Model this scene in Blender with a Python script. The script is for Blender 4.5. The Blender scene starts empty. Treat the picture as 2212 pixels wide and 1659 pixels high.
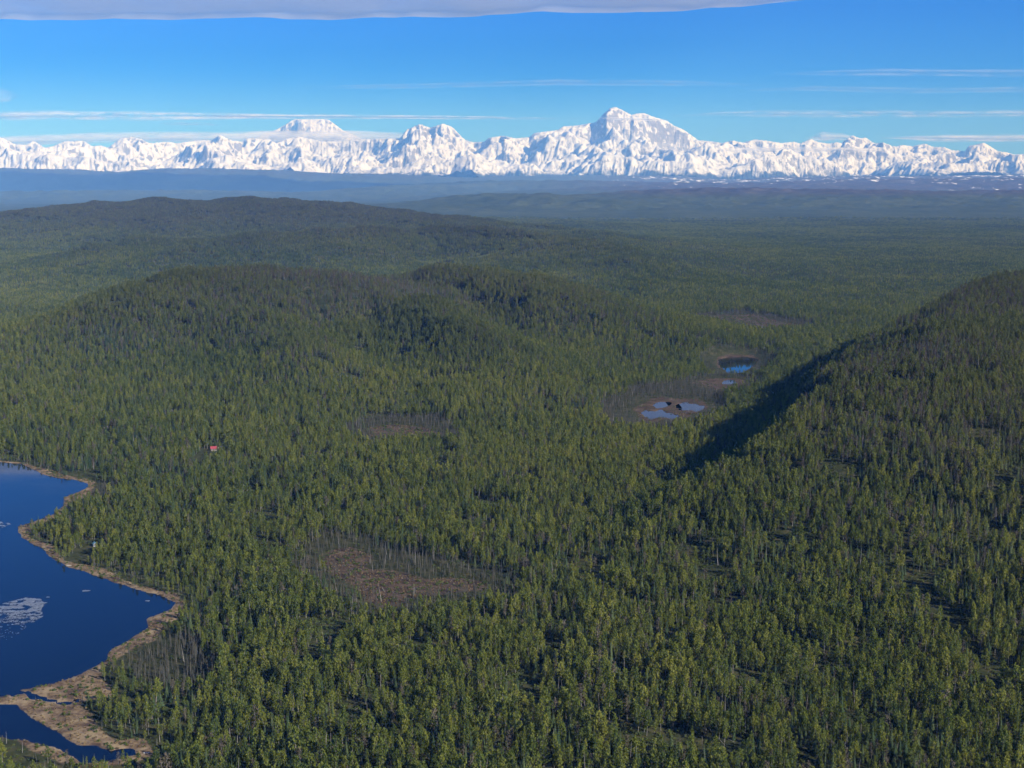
import bpy, bmesh, math, random
import numpy as np
from mathutils import Vector, Matrix

# ------------------------------------------------------------------ camera, sky, sun, exposure
scene = bpy.context.scene
COL = scene.collection
CAM_Z, FPX, CX, CY, HORIZON = 250.0, 2670.0, 1106.0, 829.5, 400.0   # layout worked out on a 2212 x 1659 reading of the photo
PITCH = math.atan((CY - HORIZON) / FPX)
cp, sp = math.cos(PITCH), math.sin(PITCH)

cam_d = bpy.data.cameras.new("camera")
cam = bpy.data.objects.new("camera", cam_d)
COL.objects.link(cam)
cam.location = (0, 0, CAM_Z)
cam.rotation_euler = (math.radians(90) - PITCH, 0, 0)
cam_d.sensor_width = 36
cam_d.lens = 36 * FPX / 2212
cam_d.clip_start = 1
cam_d.clip_end = 300000
scene.camera = cam

SUN_ELEV, SUN_AZ = math.radians(29), math.radians(122)     # azimuth clockwise from the view direction (+Y)
to_sun = Vector((math.sin(SUN_AZ) * math.cos(SUN_ELEV), math.cos(SUN_AZ) * math.cos(SUN_ELEV), math.sin(SUN_ELEV)))
world = bpy.data.worlds.new("World")
scene.world = world
world.use_nodes = True
wn = world.node_tree
wn.nodes.clear()
w_out = wn.nodes.new("ShaderNodeOutputWorld")
w_bg = wn.nodes.new("ShaderNodeBackground")
w_bg.inputs["Strength"].default_value = 0.066
w_sky = wn.nodes.new("ShaderNodeTexSky")
w_sky.sky_type = 'NISHITA'
w_sky.sun_disc = False
w_sky.sun_elevation = SUN_ELEV
w_sky.sun_rotation = SUN_AZ
w_sky.altitude = 300
w_sky.air_density = 1.0
w_sky.dust_density = 0.0
w_sky.ozone_density = 6.0
w_hs = wn.nodes.new("ShaderNodeHueSaturation")
w_hs.inputs["Saturation"].default_value = 1.8
wn.links.new(w_sky.outputs[0], w_hs.inputs["Color"])
w_wb = wn.nodes.new("ShaderNodeMix")          # white balance of the whole sky
w_wb.data_type = 'RGBA'
w_wb.blend_type = 'MULTIPLY'
w_wb.inputs[0].default_value = 1.0
w_wb.inputs[7].default_value = (0.32, 0.68, 1.40, 1)
wn.links.new(w_hs.outputs[0], w_wb.inputs[6])
wn.links.new(w_wb.outputs[2], w_bg.inputs["Color"])
wn.links.new(w_bg.outputs[0], w_out.inputs["Surface"])

sun_d = bpy.data.lights.new("sun", 'SUN')
sun_d.energy = 5.0
sun_d.angle = math.radians(0.5)
sun_d.color = (1.0, 0.965, 0.90)
sun = bpy.data.objects.new("sun", sun_d)
COL.objects.link(sun)
sun.rotation_euler = to_sun.to_track_quat('Z', 'Y').to_euler()
sun.location = (0, 0, 3000)

vs = scene.view_settings
vs.view_transform = 'Standard'
vs.look = 'None'
vs.exposure = 0.68
vs.gamma = 1.0
vs.use_curve_mapping = False
cy = scene.cycles
cy.max_bounces = 4
cy.diffuse_bounces = 3
cy.glossy_bounces = 2
cy.transmission_bounces = 2
cy.transparent_max_bounces = 12
cy.volume_bounces = 0

# ------------------------------------------------------------------ helpers
rng = np.random.default_rng(7)
random.seed(7)

def ray(px, py):
    xc, yc = (px - CX) / FPX, -(py - CY) / FPX
    return xc, cp + yc * sp, -sp + yc * cp

def at(px, py, depth):
    """The world point seen at a reading (px, py) of the photo, `depth` metres ahead."""
    dx, dy, dz = ray(px, py)
    t = depth / dy
    return dx * t, depth, CAM_Z + dz * t

def on_ground(px, py, z=0.0):
    dx, dy, dz = ray(px, py)
    t = (z - CAM_Z) / dz
    return dx * t, dy * t

def elev_of(px, py):
    dx, dy, dz = ray(px, py)
    return dx / dy, dz / dy

_perm = rng.permutation(4096).astype(np.int64)
_ang = rng.random(4096) * 2 * np.pi
_gx, _gy = np.cos(_ang), np.sin(_ang)

def perlin(x, y):
    xi, yi = np.floor(x).astype(np.int64), np.floor(y).astype(np.int64)
    xf, yf = x - xi, y - yi
    u, v = xf * xf * xf * (xf * (xf * 6 - 15) + 10), yf * yf * yf * (yf * (yf * 6 - 15) + 10)
    def g(ix, iy, fx, fy):
        h = _perm[(_perm[ix & 4095] + iy) & 4095]
        return _gx[h] * fx + _gy[h] * fy
    a, b = g(xi, yi, xf, yf), g(xi + 1, yi, xf - 1, yf)
    c, d = g(xi, yi + 1, xf, yf - 1), g(xi + 1, yi + 1, xf - 1, yf - 1)
    return (a + u * (b - a) + v * ((c + u * (d - c)) - (a + u * (b - a)))) * 1.5

def fbm(x, y, lam, octs=4, gain=0.5, off=0.0):
    s, a, n = 0, 1.0, 0.0
    for k in range(octs):
        s = s + a * perlin(x / lam + off + 17.3 * k, y / lam - off + 9.1 * k)
        n += a
        a *= gain
        lam *= 0.5
    return s / n

def ridged(x, y, lam, octs=6, gain=0.55, off=0.0):
    s, a, n, w = 0, 1.0, 0.0, 1.0
    for k in range(octs):
        r = 1 - np.abs(perlin(x / lam + off + 31.7 * k, y / lam + off * .7 - 11.9 * k))
        r = r * r
        s = s + a * r * w
        n += a
        w = np.clip(r * 1.5, 0, 1)
        a *= gain
        lam *= 0.5
    return s / n

def sstep(a, b, x):
    t = np.clip((x - a) / (b - a), 0, 1)
    return t * t * (3 - 2 * t)

def sdf(x, y, poly):
    """Signed distance to a polygon, negative inside."""
    p = np.asarray(poly, float)
    best = np.full(x.shape, 1e18)
    inside = np.zeros(x.shape, bool)
    for i in range(len(p)):
        ax, ay = p[i]
        bx, by = p[(i + 1) % len(p)]
        ex, ey = bx - ax, by - ay
        t = np.clip(((x - ax) * ex + (y - ay) * ey) / max(ex * ex + ey * ey, 1e-9), 0, 1)
        best = np.minimum(best, (x - ax - t * ex) ** 2 + (y - ay - t * ey) ** 2)
        if ay != by:
            c = (ay > y) != (by > y)
            inside ^= c & (x < (bx - ax) * (y - ay) / (by - ay) + ax)
    return np.where(inside, -1, 1) * np.sqrt(best)

def line_dist(x, y, pts):
    """Distance to a polyline, sideways offset (+ right of travel) and position along it."""
    best = np.full(x.shape, 1e18)
    side = np.zeros(x.shape)
    pos = np.zeros(x.shape)
    for i in range(len(pts) - 1):
        ax, ay = pts[i][:2]
        bx, by = pts[i + 1][:2]
        ex, ey = bx - ax, by - ay
        t = np.clip(((x - ax) * ex + (y - ay) * ey) / (ex * ex + ey * ey), 0, 1)
        d2 = (x - ax - t * ex) ** 2 + (y - ay - t * ey) ** 2
        m = d2 < best
        best = np.where(m, d2, best)
        side = np.where(m, ((x - ax) * ey - (y - ay) * ex) / math.hypot(ex, ey), side)
        pos = np.where(m, i + t, pos)
    return np.sqrt(best), side, pos

def gpoly(pts, z=0.0):
    return [on_ground(a, b, z) for a, b in pts]

def make_mesh(name, verts, faces, mat=None, smooth=False, parent=None, link=True):
    me = bpy.data.meshes.new(name)
    if isinstance(faces, np.ndarray):
        n, k = faces.shape
        me.vertices.add(len(verts))
        me.vertices.foreach_set("co", np.asarray(verts, np.float32).ravel())
        me.loops.add(n * k)
        me.loops.foreach_set("vertex_index", faces.ravel().astype(np.int32))
        me.polygons.add(n)
        me.polygons.foreach_set("loop_start", np.arange(0, n * k, k, dtype=np.int32))
        me.update(calc_edges=True)
    else:
        me.from_pydata([tuple(v) for v in verts], [], faces)
        me.update()
    if smooth:
        me.polygons.foreach_set("use_smooth", np.ones(len(me.polygons), bool))
    for m in (mat if isinstance(mat, (list, tuple)) else [mat] if mat else []):
        me.materials.append(m)
    ob = bpy.data.objects.new(name, me)
    if link:
        COL.objects.link(ob)
    if parent:
        ob.parent = parent
    return ob

def grid_faces(nr, nc):
    i = np.arange(nr * nc).reshape(nr, nc)
    return np.stack([i[:-1, :-1], i[:-1, 1:], i[1:, 1:], i[1:, :-1]], -1).reshape(-1, 4)

def point_attr(me, name, vals):
    a = me.attributes.new(name, 'FLOAT', 'POINT')
    a.data.foreach_set("value", np.asarray(vals, np.float32).ravel())

def tag(o, label=None, cat=None, group=None, kind=None):
    for k, v in (("label", label), ("category", cat), ("group", group), ("kind", kind)):
        if v:
            o[k] = v
    return o

# ------------------------------------------------------------------ materials
class NT:
    def __init__(self, name):
        self.m = bpy.data.materials.new(name)
        self.m.use_nodes = True
        self.t = self.m.node_tree
        self.t.nodes.clear()
        self.out = self.t.nodes.new("ShaderNodeOutputMaterial")
    def n(self, typ, **kw):
        nd = self.t.nodes.new("ShaderNode" + typ)
        for k, v in kw.items():
            setattr(nd, k, v)
        return nd
    def l(self, a, b):
        self.t.links.new(a, b)
    def pos(self):
        return self.n("NewGeometry").outputs["Position"]
    def noise(self, scale, detail=3, vec=None, rough=.5, stretch=None):
        nd = self.n("TexNoise")
        nd.inputs["Scale"].default_value = scale
        nd.inputs["Detail"].default_value = detail
        nd.inputs["Roughness"].default_value = rough
        v = vec if vec is not None else self.pos()
        if stretch:
            mp = self.n("Mapping")
            mp.inputs["Scale"].default_value = stretch
            self.l(v, mp.inputs[0])
            v = mp.outputs[0]
        self.l(v, nd.inputs["Vector"])
        return nd.outputs["Fac"]
    def ramp(self, fac, stops):
        nd = self.n("ValToRGB")
        e = nd.color_ramp.elements
        while len(e) < len(stops):
            e.new(0.5)
        for k, (p, c) in enumerate(stops):
            e[k].position = p
            e[k].color = (*c, 1) if len(c) == 3 else c
        self.l(fac, nd.inputs[0])
        return nd.outputs[0]
    def rng(self, fac, a, b, c=0.0, d=1.0):
        nd = self.n("MapRange")
        nd.clamp = True
        for k, v in zip((1, 2, 3, 4), (a, b, c, d)):
            nd.inputs[k].default_value = v
        self.l(fac, nd.inputs[0])
        return nd.outputs[0]
    def math(self, op, a, b=None):
        nd = self.n("Math", operation=op)
        for k, v in ((0, a), (1, b)):
            if v is None:
                continue
            if isinstance(v, (int, float)):
                nd.inputs[k].default_value = v
            else:
                self.l(v, nd.inputs[k])
        return nd.outputs[0]
    def mix(self, fac, a, b, blend='MIX'):
        nd = self.n("Mix", data_type='RGBA', blend_type=blend)
        for k, v in ((0, fac), (6, a), (7, b)):
            if isinstance(v, (int, float)):
                nd.inputs[k].default_value = v
            elif isinstance(v, tuple):
                nd.inputs[k].default_value = (*v, 1)
            else:
                self.l(v, nd.inputs[k])
        return nd.outputs[2]
    def attr(self, name):
        return self.n("Attribute", attribute_name=name).outputs["Fac"]
    def principled(self, color, rough=.8, spec=.2, bump=None, bump_d=1.0, bump_s=.5):
        p = self.n("BsdfPrincipled")
        if isinstance(color, tuple):
            p.inputs["Base Color"].default_value = (*color, 1)
        else:
            self.l(color, p.inputs["Base Color"])
        p.inputs["Roughness"].default_value = rough
        p.inputs["Specular IOR Level"].default_value = spec
        if bump is not None:
            b = self.n("Bump")
            b.inputs["Distance"].default_value = bump_d
            b.inputs["Strength"].default_value = bump_s
            self.l(bump, b.inputs["Height"])
            self.l(b.outputs[0], p.inputs["Normal"])
        self.l(p.outputs[0], self.out.inputs["Surface"])
        return p

def sep(nt, v):
    s = nt.n("SeparateXYZ")
    nt.l(v, s.inputs[0])
    return s.outputs

def mat_ground():
    t = NT("ground")
    P = t.pos()
    z = sep(t, P)[2]
    floor = t.ramp(t.noise(.12, 4), [(.3, (.022, .028, .012)), (.5, (.042, .048, .020)), (.7, (.078, .070, .034))])
    # far woodland, too far to tell the trees apart
    wood = t.ramp(t.math('ADD', t.math('MULTIPLY', t.noise(.012, 5, rough=.65), .55), t.math('MULTIPLY', t.noise(.0016, 4, rough=.6), .45)), [(.32, (.026, .038, .018)), (.5, (.050, .064, .028)), (.68, (.084, .094, .038))])
    far = t.rng(sep(t, P)[1], 6500, 8500)
    base = t.mix(far, floor, wood)
    tund = t.ramp(t.noise(.004, 5, rough=.6), [(.35, (.040, .036, .030)), (.55, (.068, .058, .046)), (.7, (.105, .088, .064))])
    base = t.mix(t.attr("tundra"), base, tund)
    grass = t.ramp(t.noise(.10, 7, rough=.75), [(.28, (.050, .036, .027)), (.40, (.10, .068, .047)), (.50, (.20, .145, .085)), (.60, (.28, .215, .125)), (.74, (.20, .18, .085))])
    bogc = t.ramp(t.noise(.055, 6, rough=.75, stretch=(1, 1.8, 1)), [(.28, (.026, .022, .016)), (.42, (.052, .038, .028)), (.55, (.090, .064, .044)), (.68, (.165, .120, .080)), (.8, (.09, .085, .040))])
    patch = t.rng(t.noise(.035, 5, rough=.7), .50, .60)
    grass = t.mix(t.math('MULTIPLY', patch, .75), grass, (.060, .042, .034))
    edge = t.noise(.35, 4, rough=.7)
    def band(a):
        return t.rng(t.math('ADD', t.attr(a), t.math('MULTIPLY', t.math('SUBTRACT', edge, .5), .9)), .4, .6)
    base = t.mix(band("bog"), base, bogc)
    base = t.mix(band("marsh"), base, grass)
    base = t.mix(t.attr("trail"), base, (.13, .15, .075))
    sn = t.noise(.0030, 6, stretch=(1, .5, 1), rough=.72)
    snow = t.rng(t.math('ADD', sn, t.math('MULTIPLY', t.attr("snowy"), .24)), .80, .82)
    base = t.mix(snow, base, (.80, .80, .80))
    bmp = t.math('ADD', t.noise(.5, 4), t.math('MULTIPLY', t.math('MULTIPLY', far, t.noise(.02, 4, rough=.7)), 30))
    t.principled(base, .95, .05, bmp, .6, .6)
    return t.m

def mat_mountain():
    t = NT("snow_and_rock")
    P = t.pos()
    z = sep(t, P)[2]
    nrm = t.n("NewGeometry")
    nz = sep(t, nrm.outputs["Normal"])[2]
    nse = t.noise(.0055, 6, rough=.70, stretch=(1, .5, .6))
    steep = t.math('ADD', t.math('SUBTRACT', 1.0, nz), t.math('MULTIPLY', t.math('SUBTRACT', nse, .5), 1.5))
    rock = t.math("MULTIPLY", t.rng(steep, .37, .47), .85)
    rockc = t.ramp(t.noise(.01, 4), [(.3, (.07, .07, .075)), (.7, (.17, .16, .155))])
    snowc = t.ramp(t.noise(.002, 3), [(.3, (.48, .49, .50)), (.7, (.57, .57, .57))])
    c = t.mix(rock, snowc, rockc)
    low = t.rng(t.math('ADD', z, t.math('MULTIPLY', t.math('SUBTRACT', t.noise(.0016, 6, rough=.7), .5), 900)), 560, 680, 1, 0)
    c = t.mix(low, c, (.030, .036, .030))
    t.principled(c, .85, .1, t.noise(.006, 5, rough=.65), 60, .7)
    return t.m

def mat_water():
    t = NT("water")
    p = t.principled((.0012, .0040, .011), .03, .5)
    p.inputs["IOR"].default_value = 1.333
    b = t.n("Bump")
    b.inputs["Distance"].default_value = .02
    b.inputs["Strength"].default_value = .16
    t.l(t.noise(.9, 3), b.inputs["Height"])
    t.l(t.rng(t.noise(.012, 3, stretch=(1, 2, 1)), 
                .4, .65, .015, .06), p.inputs["Roughness"])
    t.l(b.outputs[0], p.inputs["Normal"])
    return t.m

def mat_leaf(name, stops, brown, brown_amt, z0=30, z1=120, transl=.28):
    """Foliage: hue varies from leaf clump to leaf clump, tree to tree and stand to stand; upland trees are barely in leaf."""
    t = NT(name)
    rnd = t.n("ObjectInfo").outputs["Random"]
    stand = t.noise(.0045, 3)
    f = t.math('ADD', t.math('MULTIPLY', rnd, .55), t.math('ADD', t.math('MULTIPLY', t.attr("tone"), .30), t.math('ADD', t.math('MULTIPLY', t.math('SUBTRACT', stand, .38), .70), t.math('MULTIPLY', t.math('SUBTRACT', t.noise(.0013, 3), .5), .8))))
    c = t.ramp(f, stops)
    z = sep(t, t.pos())[2]
    up = t.rng(t.math('ADD', z, t.math('MULTIPLY', t.math('SUBTRACT', t.noise(.006, 3), .5), 90)), z0, z1, 0.0, brown_amt)
    c = t.mix(up, c, brown)
    d = t.n("BsdfDiffuse")
    tr = t.n("BsdfTranslucent")
    t.l(c, d.inputs[0])
    t.l(c, tr.inputs[0])
    ms = t.n("MixShader")
    ms.inputs[0].default_value = transl
    t.l(d.outputs[0], ms.inputs[1])
    t.l(tr.outputs[0], ms.inputs[2])
    t.l(ms.outputs[0], t.out.inputs["Surface"])
    return t.m

def mat_plain(name, stops, scale=1.0, rough=.8, spec=.2, bump=.02):
    t = NT(name)
    tc = t.n("TexCoord").outputs["Object"]
    f = t.noise(scale, 4, vec=tc)
    t.principled(t.ramp(f, stops), rough, spec, f, bump, .5)
    return t.m

M_GROUND = mat_ground()
M_MOUNT = mat_mountain()
M_WATER = mat_water()
M_BIRCH = mat_leaf("birch_leaves", [(.08, (.066, .098, .028)), (.36, (.122, .156, .036)), (.62, (.182, .208, .042)), (.92, (.265, .265, .054))], (.100, .104, .048), .62, transl=.45)
M_SPRUCE = mat_leaf("spruce_needles", [(.1, (.034, .062, .034)), (.5, (.062, .094, .044)), (.9, (.105, .130, .056))], (.062, .058, .038), .5, transl=.2)
M_THIN = mat_leaf("bog_spruce_needles", [(.1, (.045, .050, .040)), (.5, (.070, .072, .056)), (.9, (.098, .094, .074))], (.05, .045, .04), .4, transl=.15)
M_TWIG = mat_leaf("bare_twigs", [(.1, (.070, .060, .046)), (.5, (.105, .090, .066)), (.9, (.14, .122, .092))], (.075, .060, .048), .6, transl=.1)
M_BARK = mat_plain("birch_bark", [(.35, (.13, .12, .108)), (.6, (.27, .26, .235))], 1.5)
M_DARKBARK = mat_plain("spruce_bark", [(.35, (.07, .055, .045)), (.6, (.13, .11, .095))], 1.5)
M_DEAD = mat_plain("weathered_wood", [(.35, (.15, .14, .13)), (.6, (.28, .265, .245))], 1.5)
M_SHRUB = mat_leaf("shrub_leaves", [(.1, (.050, .076, .026)), (.5, (.088, .118, .036)), (.9, (.130, .145, .050))], (.055, .046, .032), .6)
M_SEDGE = mat_leaf("dry_sedge", [(.1, (.12, .085, .05)), (.5, (.21, .16, .09)), (.9, (.28, .22, .12))], (.2, .15, .1), .0)

# ------------------------------------------------------------------ waters, marshes, bogs (read on the ground plane)
LAKE_A = gpoly([(-420, 985), (-150, 990), (0, 998), (45, 1002), (71, 1014), (95, 1025), (118, 1031), (166, 1037), (192, 1045), (191, 1052), (176, 1060), (153, 1069), (138, 1075), (139, 1090), (112, 1112), (72, 1128), (36, 1137), (49, 1162), (66, 1172), (89, 1184), (116, 1208), (147, 1224), (191, 1237), (249, 1259), (311, 1277), (356, 1290), (378, 1302), (369, 1317), (320, 1335), (318, 1357), (285, 1380), (236, 1406), (231, 1424), (178, 1455), (147, 1466), (100, 1479), (44, 1491), (34, 1499), (0, 1504), (-120, 1508), (-480, 1480)])
LAKE_B = gpoly([(-300, 1528), (0, 1523), (40, 1522), (62, 1548), (96, 1566), (133, 1591), (178, 1611), (209, 1612), (240, 1622), (289, 1615), (298, 1628), (249, 1638), (178, 1652), (168, 1641), (116, 1616), (44, 1598), (0, 1593), (-300, 1590)])
CREEK = [on_ground(*p) for p in [(30, 1499), (37, 1497), (57, 1494), (72, 1506), (93, 1510), (113, 1514), (142, 1519), (160, 1516), (175, 1511), (196, 1509)]]
POND_1 = gpoly([(1553, 777), (1575, 772), (1615, 771), (1637, 776), (1630, 787), (1606, 803), (1575, 805), (1558, 792)])
POND_2 = gpoly([(1558, 826), (1572, 822), (1592, 824), (1584, 829), (1570, 830)])
POND_3 = gpoly([(1385, 893), (1396, 887), (1412, 891), (1426, 886), (1440, 893), (1462, 897), (1470, 902), (1450, 905), (1430, 900), (1404, 905)])
POND_4 = gpoly([(1410, 876), (1420, 870), (1440, 868), (1452, 873), (1436, 879), (1420, 880)])
POND_5 = gpoly([(1458, 876), (1478, 870), (1500, 874), (1524, 880), (1510, 888), (1484, 886), (1466, 884)])
WATERS = [LAKE_A, LAKE_B, POND_1, POND_2, POND_3, POND_4, POND_5]
MARSHES = [gpoly(p) for p in [
    [(-150, 1500), (44, 1488), (147, 1463), (231, 1421), (284, 1377), (316, 1345), (366, 1300), (392, 1303), (402, 1325), (352, 1362), (332, 1386), (290, 1402), (242, 1430), (216, 1448), (218, 1471), (240, 1480), (245, 1505), (200, 1513), (165, 1521), (188, 1536), (200, 1545), (210, 1568), (235, 1592), (262, 1610), (300, 1622), (296, 1632), (240, 1624), (178, 1614), (95, 1569), (40, 1525), (-150, 1528)],
    [(60, 1597), (116, 1613), (172, 1640), (180, 1656), (140, 1656), (120, 1632), (60, 1612)],
    [(136, 1070), (180, 1056), (205, 1048), (196, 1072), (160, 1082), (140, 1086)],
    [(1566, 501), (1652, 500), (1668, 508), (1640, 514), (1600, 510)],
    [(1680, 505), (1714, 505), (1700, 514), (1684, 512)],
]]
BOGS = [gpoly(p) for p in [
    [(714, 1191), (757, 1182), (797, 1203), (781, 1222), (795, 1232), (845, 1232), (885, 1240), (916, 1252), (979, 1252), (1047, 1261), (1044, 1274), (968, 1280), (895, 1291), (842, 1312), (806, 1300), (778, 1270), (728, 1243), (708, 1217)],
    [(1384, 880), (1404, 864), (1432, 858), (1452, 864), (1500, 862), (1530, 872), (1526, 884), (1492, 892), (1474, 910), (1440, 906), (1404, 914), (1380, 900)],
    [(1500, 826), (1540, 818), (1602, 818), (1606, 836), (1560, 846)],
    [(1548, 775), (1575, 770), (1626, 770), (1640, 777), (1632, 790), (1600, 805), (1570, 806), (1553, 792)],
    [(1498, 689), (1560, 682), (1625, 680), (1700, 698), (1738, 707), (1640, 716), (1560, 702)],
    [(795, 925), (850, 918), (930, 925), (960, 938), (880, 945), (805, 942)],
    [(862, 655), (905, 649), (915, 655), (870, 661)],
]]
THIN_ZONES = [gpoly(p) for p in [
    [(262, 1425), (300, 1402), (360, 1385), (440, 1375), (470, 1440), (440, 1490), (340, 1500), (270, 1470)],
    [(700, 1160), (800, 1175), (960, 1215), (1080, 1245), (1080, 1290), (940, 1305), (800, 1330), (690, 1230)],
    [(1290, 880), (1380, 840), (1560, 815), (1560, 880), (1450, 935), (1310, 930)],
    [(1440, 690), (1600, 672), (1760, 700), (1640, 728), (1500, 712)],
    [(780, 905), (960, 905), (1000, 950), (800, 962)],
    [(200, 1040), (260, 1050), (230, 1085), (180, 1075)],
]]
TRAIL = [on_ground(*p) for p in [(905, 592), (960, 587), (1100, 585), (1200, 585), (1290, 589), (1400, 592), (1480, 593), (1560, 589), (1640, 580), (1720, 571)]]

def creek_dist(x, y):
    d, _, pos = line_dist(x, y, CREEK)
    return d - (2.6 - 0.2 * pos)

def water_dist(x, y):
    d = np.full(x.shape, 1e9)
    for w in WATERS:
        d = np.minimum(d, sdf(x, y, w))
    return np.minimum(d, creek_dist(x, y))

def min_sdf(x, y, polys):
    d = np.full(x.shape, 1e9)
    for p in polys:
        d = np.minimum(d, sdf(x, y, p))
    return d

TREE_H = 6.0      # the canopy hides the ground by about this much
def R(pts, wl, wr, drop=TREE_H, **kw):
    """A ridge: crest points (reading x, reading y, depth), width to the left and right of its travel."""
    c = []
    for a, b, d in pts:
        x, y, z = at(a, b, d)
        c.append((x, y, max(z - drop, 0)))
    return c, wl, wr, kw

RIDGES = [
    # hill on the right: steep far flank, gentle near flank  (travels from near to far: left = far flank)
    R([(1575, 1005, 925), (1700, 910, 980), (1792, 832, 1070), (1858, 742, 1250), (1945, 677, 1490), (2060, 628, 1760), (2212, 588, 2050), (2600, 545, 2550)], 'steep', 620, 6),
    # hill in the middle
    R([(380, 622, 2020), (450, 606, 2060), (560, 590, 2100), (680, 588, 2130), (770, 606, 2200)], 200, 300),
    R([(840, 600, 2260), (930, 595, 2300), (1030, 605, 2260), (1160, 624, 2160), (1255, 655, 2030), (1330, 690, 1960), (1480, 714, 2060), (1580, 722, 2080)], 200, 130),
    R([(720, 606, 2100), (860, 640, 1960), (980, 690, 1780), (1060, 750, 1620), (1110, 820, 1470)], 100, 105),
    R([(-150, 745, 1800), (0, 722, 1850), (180, 697, 1900), (330, 692, 1950), (470, 697, 2000)], 220, 240),
    R([(420, 660, 1900), (560, 700, 1740), (640, 760, 1580)], 105, 100),
    # broad brown-topped hill behind it
    R([(-300, 478, 5600), (0, 466, 5600), (130, 458, 5600), (270, 435, 5650), (350, 430, 5650), (440, 435, 5550), (500, 430, 5600), (570, 427, 5650), (700, 438, 5500), (840, 458, 5300), (940, 474, 5100), (1060, 490, 4800), (1200, 507, 4500), (1300, 530, 4300)], 700, 1000, 21),
    R([(180, 556, 3500), (280, 532, 3650), (380, 517, 3750), (520, 515, 3750), (640, 508, 3850), (800, 500, 4000)], 300, 360),
    R([(960, 492, 4200), (1060, 497, 4000), (1160, 512, 3800), (1250, 530, 3600), (1340, 562, 3300), (1440, 590, 3000)], 240, 300),
    R([(0, 560, 3900), (150, 545, 4000), (300, 560, 3800)], 300, 300),
    # low swells of the valley to the right
    R([(950, 474, 7500), (1150, 477, 7500), (1300, 485, 7000), (1480, 498, 6500)], 420, 420),
    R([(1240, 632, 3000), (1400, 640, 2900), (1560, 648, 2800)], 160, 160),
    R([(1500, 610, 3300), (1700, 606, 3300), (1900, 612, 3200)], 200, 200),
    R([(1400, 560, 4300), (1700, 545, 4600), (2000, 540, 4600), (2300, 545, 4500)], 250, 300),
    R([(1600, 520, 5800), (1900, 512, 6000), (2300, 510, 6000)], 300, 350),
    # dark hills and tundra plateau beyond, rising to the right
    R([(840, 462, 10500), (960, 440, 11200), (1050, 425, 11800), (1110, 422, 12000), (1190, 430, 11600), (1300, 436, 12000)], 900, 1200, 0),
    R([(1250, 440, 13000), (1450, 425, 13500), (1600, 413, 14000), (1800, 414, 14000), (2000, 418, 14000), (2300, 414, 14000), (2700, 410, 14000)], 2500, 2600, 0),
    R([(1350, 412, 21000), (1500, 405, 22000), (1700, 398, 24000), (1900, 392, 26000), (2200, 388, 26000), (2700, 386, 26000)], 3500, 4200, 0),
    R([(1550, 391, 34000), (1700, 386, 34000), (1900, 383, 34000), (2200, 382, 34000), (2700, 380, 34000)], 3000, 3600, 0),
    R([(840, 411, 21500), (900, 405, 22500), (960, 399, 24000), (1050, 392, 25000), (1180, 391, 25000), (1300, 393, 25000), (1500, 396, 24500), (1650, 402, 24000)], 2200, 1700, 0),
    R([(-500, 418, 20000), (0, 417, 20000), (250, 414, 20500), (500, 416, 20500), (780, 421, 20000)], 1800, 1500, 0),
    R([(-600, 362, 36000), (-100, 365, 36000), (150, 369, 36000), (305, 379, 35500), (380, 366, 36200), (480, 367, 36400), (580, 369, 36200), (700, 376, 36000), (860, 380, 36000), (960, 384, 36000), (1015, 394, 35500), (1080, 383, 36500), (1250, 380, 37000), (1450, 384, 37000)], 2500, 3400, 0),
]

def smax(a, b, k):
    h = np.clip(.5 + .5 * (a - b) / k, 0, 1)
    return b + (a - b) * h + k * h * (1 - h)

def hills(x, y):
    z = np.zeros(x.shape)
    for c, wl, wr, kw in RIDGES:
        if wl != 'steep':
            # every stretch of the crest makes its own rise; the highest wins, so nothing jumps
            wob = 1 + .25 * fbm(x, y, max(wl, wr) * 1.6, 3, off=5.1)
            zz = np.zeros(x.shape)
            for p, q in zip(c[:-1], c[1:]):
                ex, ey = q[0] - p[0], q[1] - p[1]
                L2 = ex * ex + ey * ey
                t = np.clip(((x - p[0]) * ex + (y - p[1]) * ey) / L2, 0, 1)
                d2 = (x - p[0] - t * ex) ** 2 + (y - p[1] - t * ey) ** 2
                side = ((x - p[0]) * ey - (y - p[1]) * ex) / math.sqrt(L2)
                w = (wl + (wr - wl) * (.5 + .5 * np.tanh(side / (.35 * min(wl, wr))))) * wob
                zz = np.maximum(zz, (p[2] + (q[2] - p[2]) * t) * np.exp(-d2 / (w * w)))
            z = smax(z, zz, np.clip(zz, .05, 3.5))
            continue
        d, side, pos = line_dist(x, y, c)
        h = np.interp(pos, np.arange(len(c)), [p[2] for p in c])
        wleft = 1.15 * h + 10
        d2 = d * (1 + .22 * fbm(x, y, 140, 3, off=3.3))
        q_ = np.clip(1 - d2 / (1.18 * h + 8), 0, 1)
        prof_l = np.where(q_ < .25, q_ * q_ / .5, q_ - .125) / .875
        prof_r = 1 / (1 + (d / wr) ** 2 * 1.6)
        prof = np.where(side < 0, prof_l, prof_r)
        # past the near end of the crest the hill dies out on every side
        ux, uy = c[1][0] - c[0][0], c[1][1] - c[0][1]
        ul = math.hypot(ux, uy)
        back = -((x - c[0][0]) * ux + (y - c[0][1]) * uy) / ul
        perp = np.abs((x - c[0][0]) * uy - (y - c[0][1]) * ux) / ul
        end = np.where(side < 0, np.clip(1 - perp / (1.18 * h + 8), 0, 1), 1 / (1 + (perp / wr) ** 2 * 1.6))
        prof = np.where((pos <= 0.0) & (back > 0), end * np.exp(-(back / 120.0) ** 2), prof)
        zz = h * prof
        z = smax(z, zz, np.clip(zz, .05, 4.0))
    return z

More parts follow.
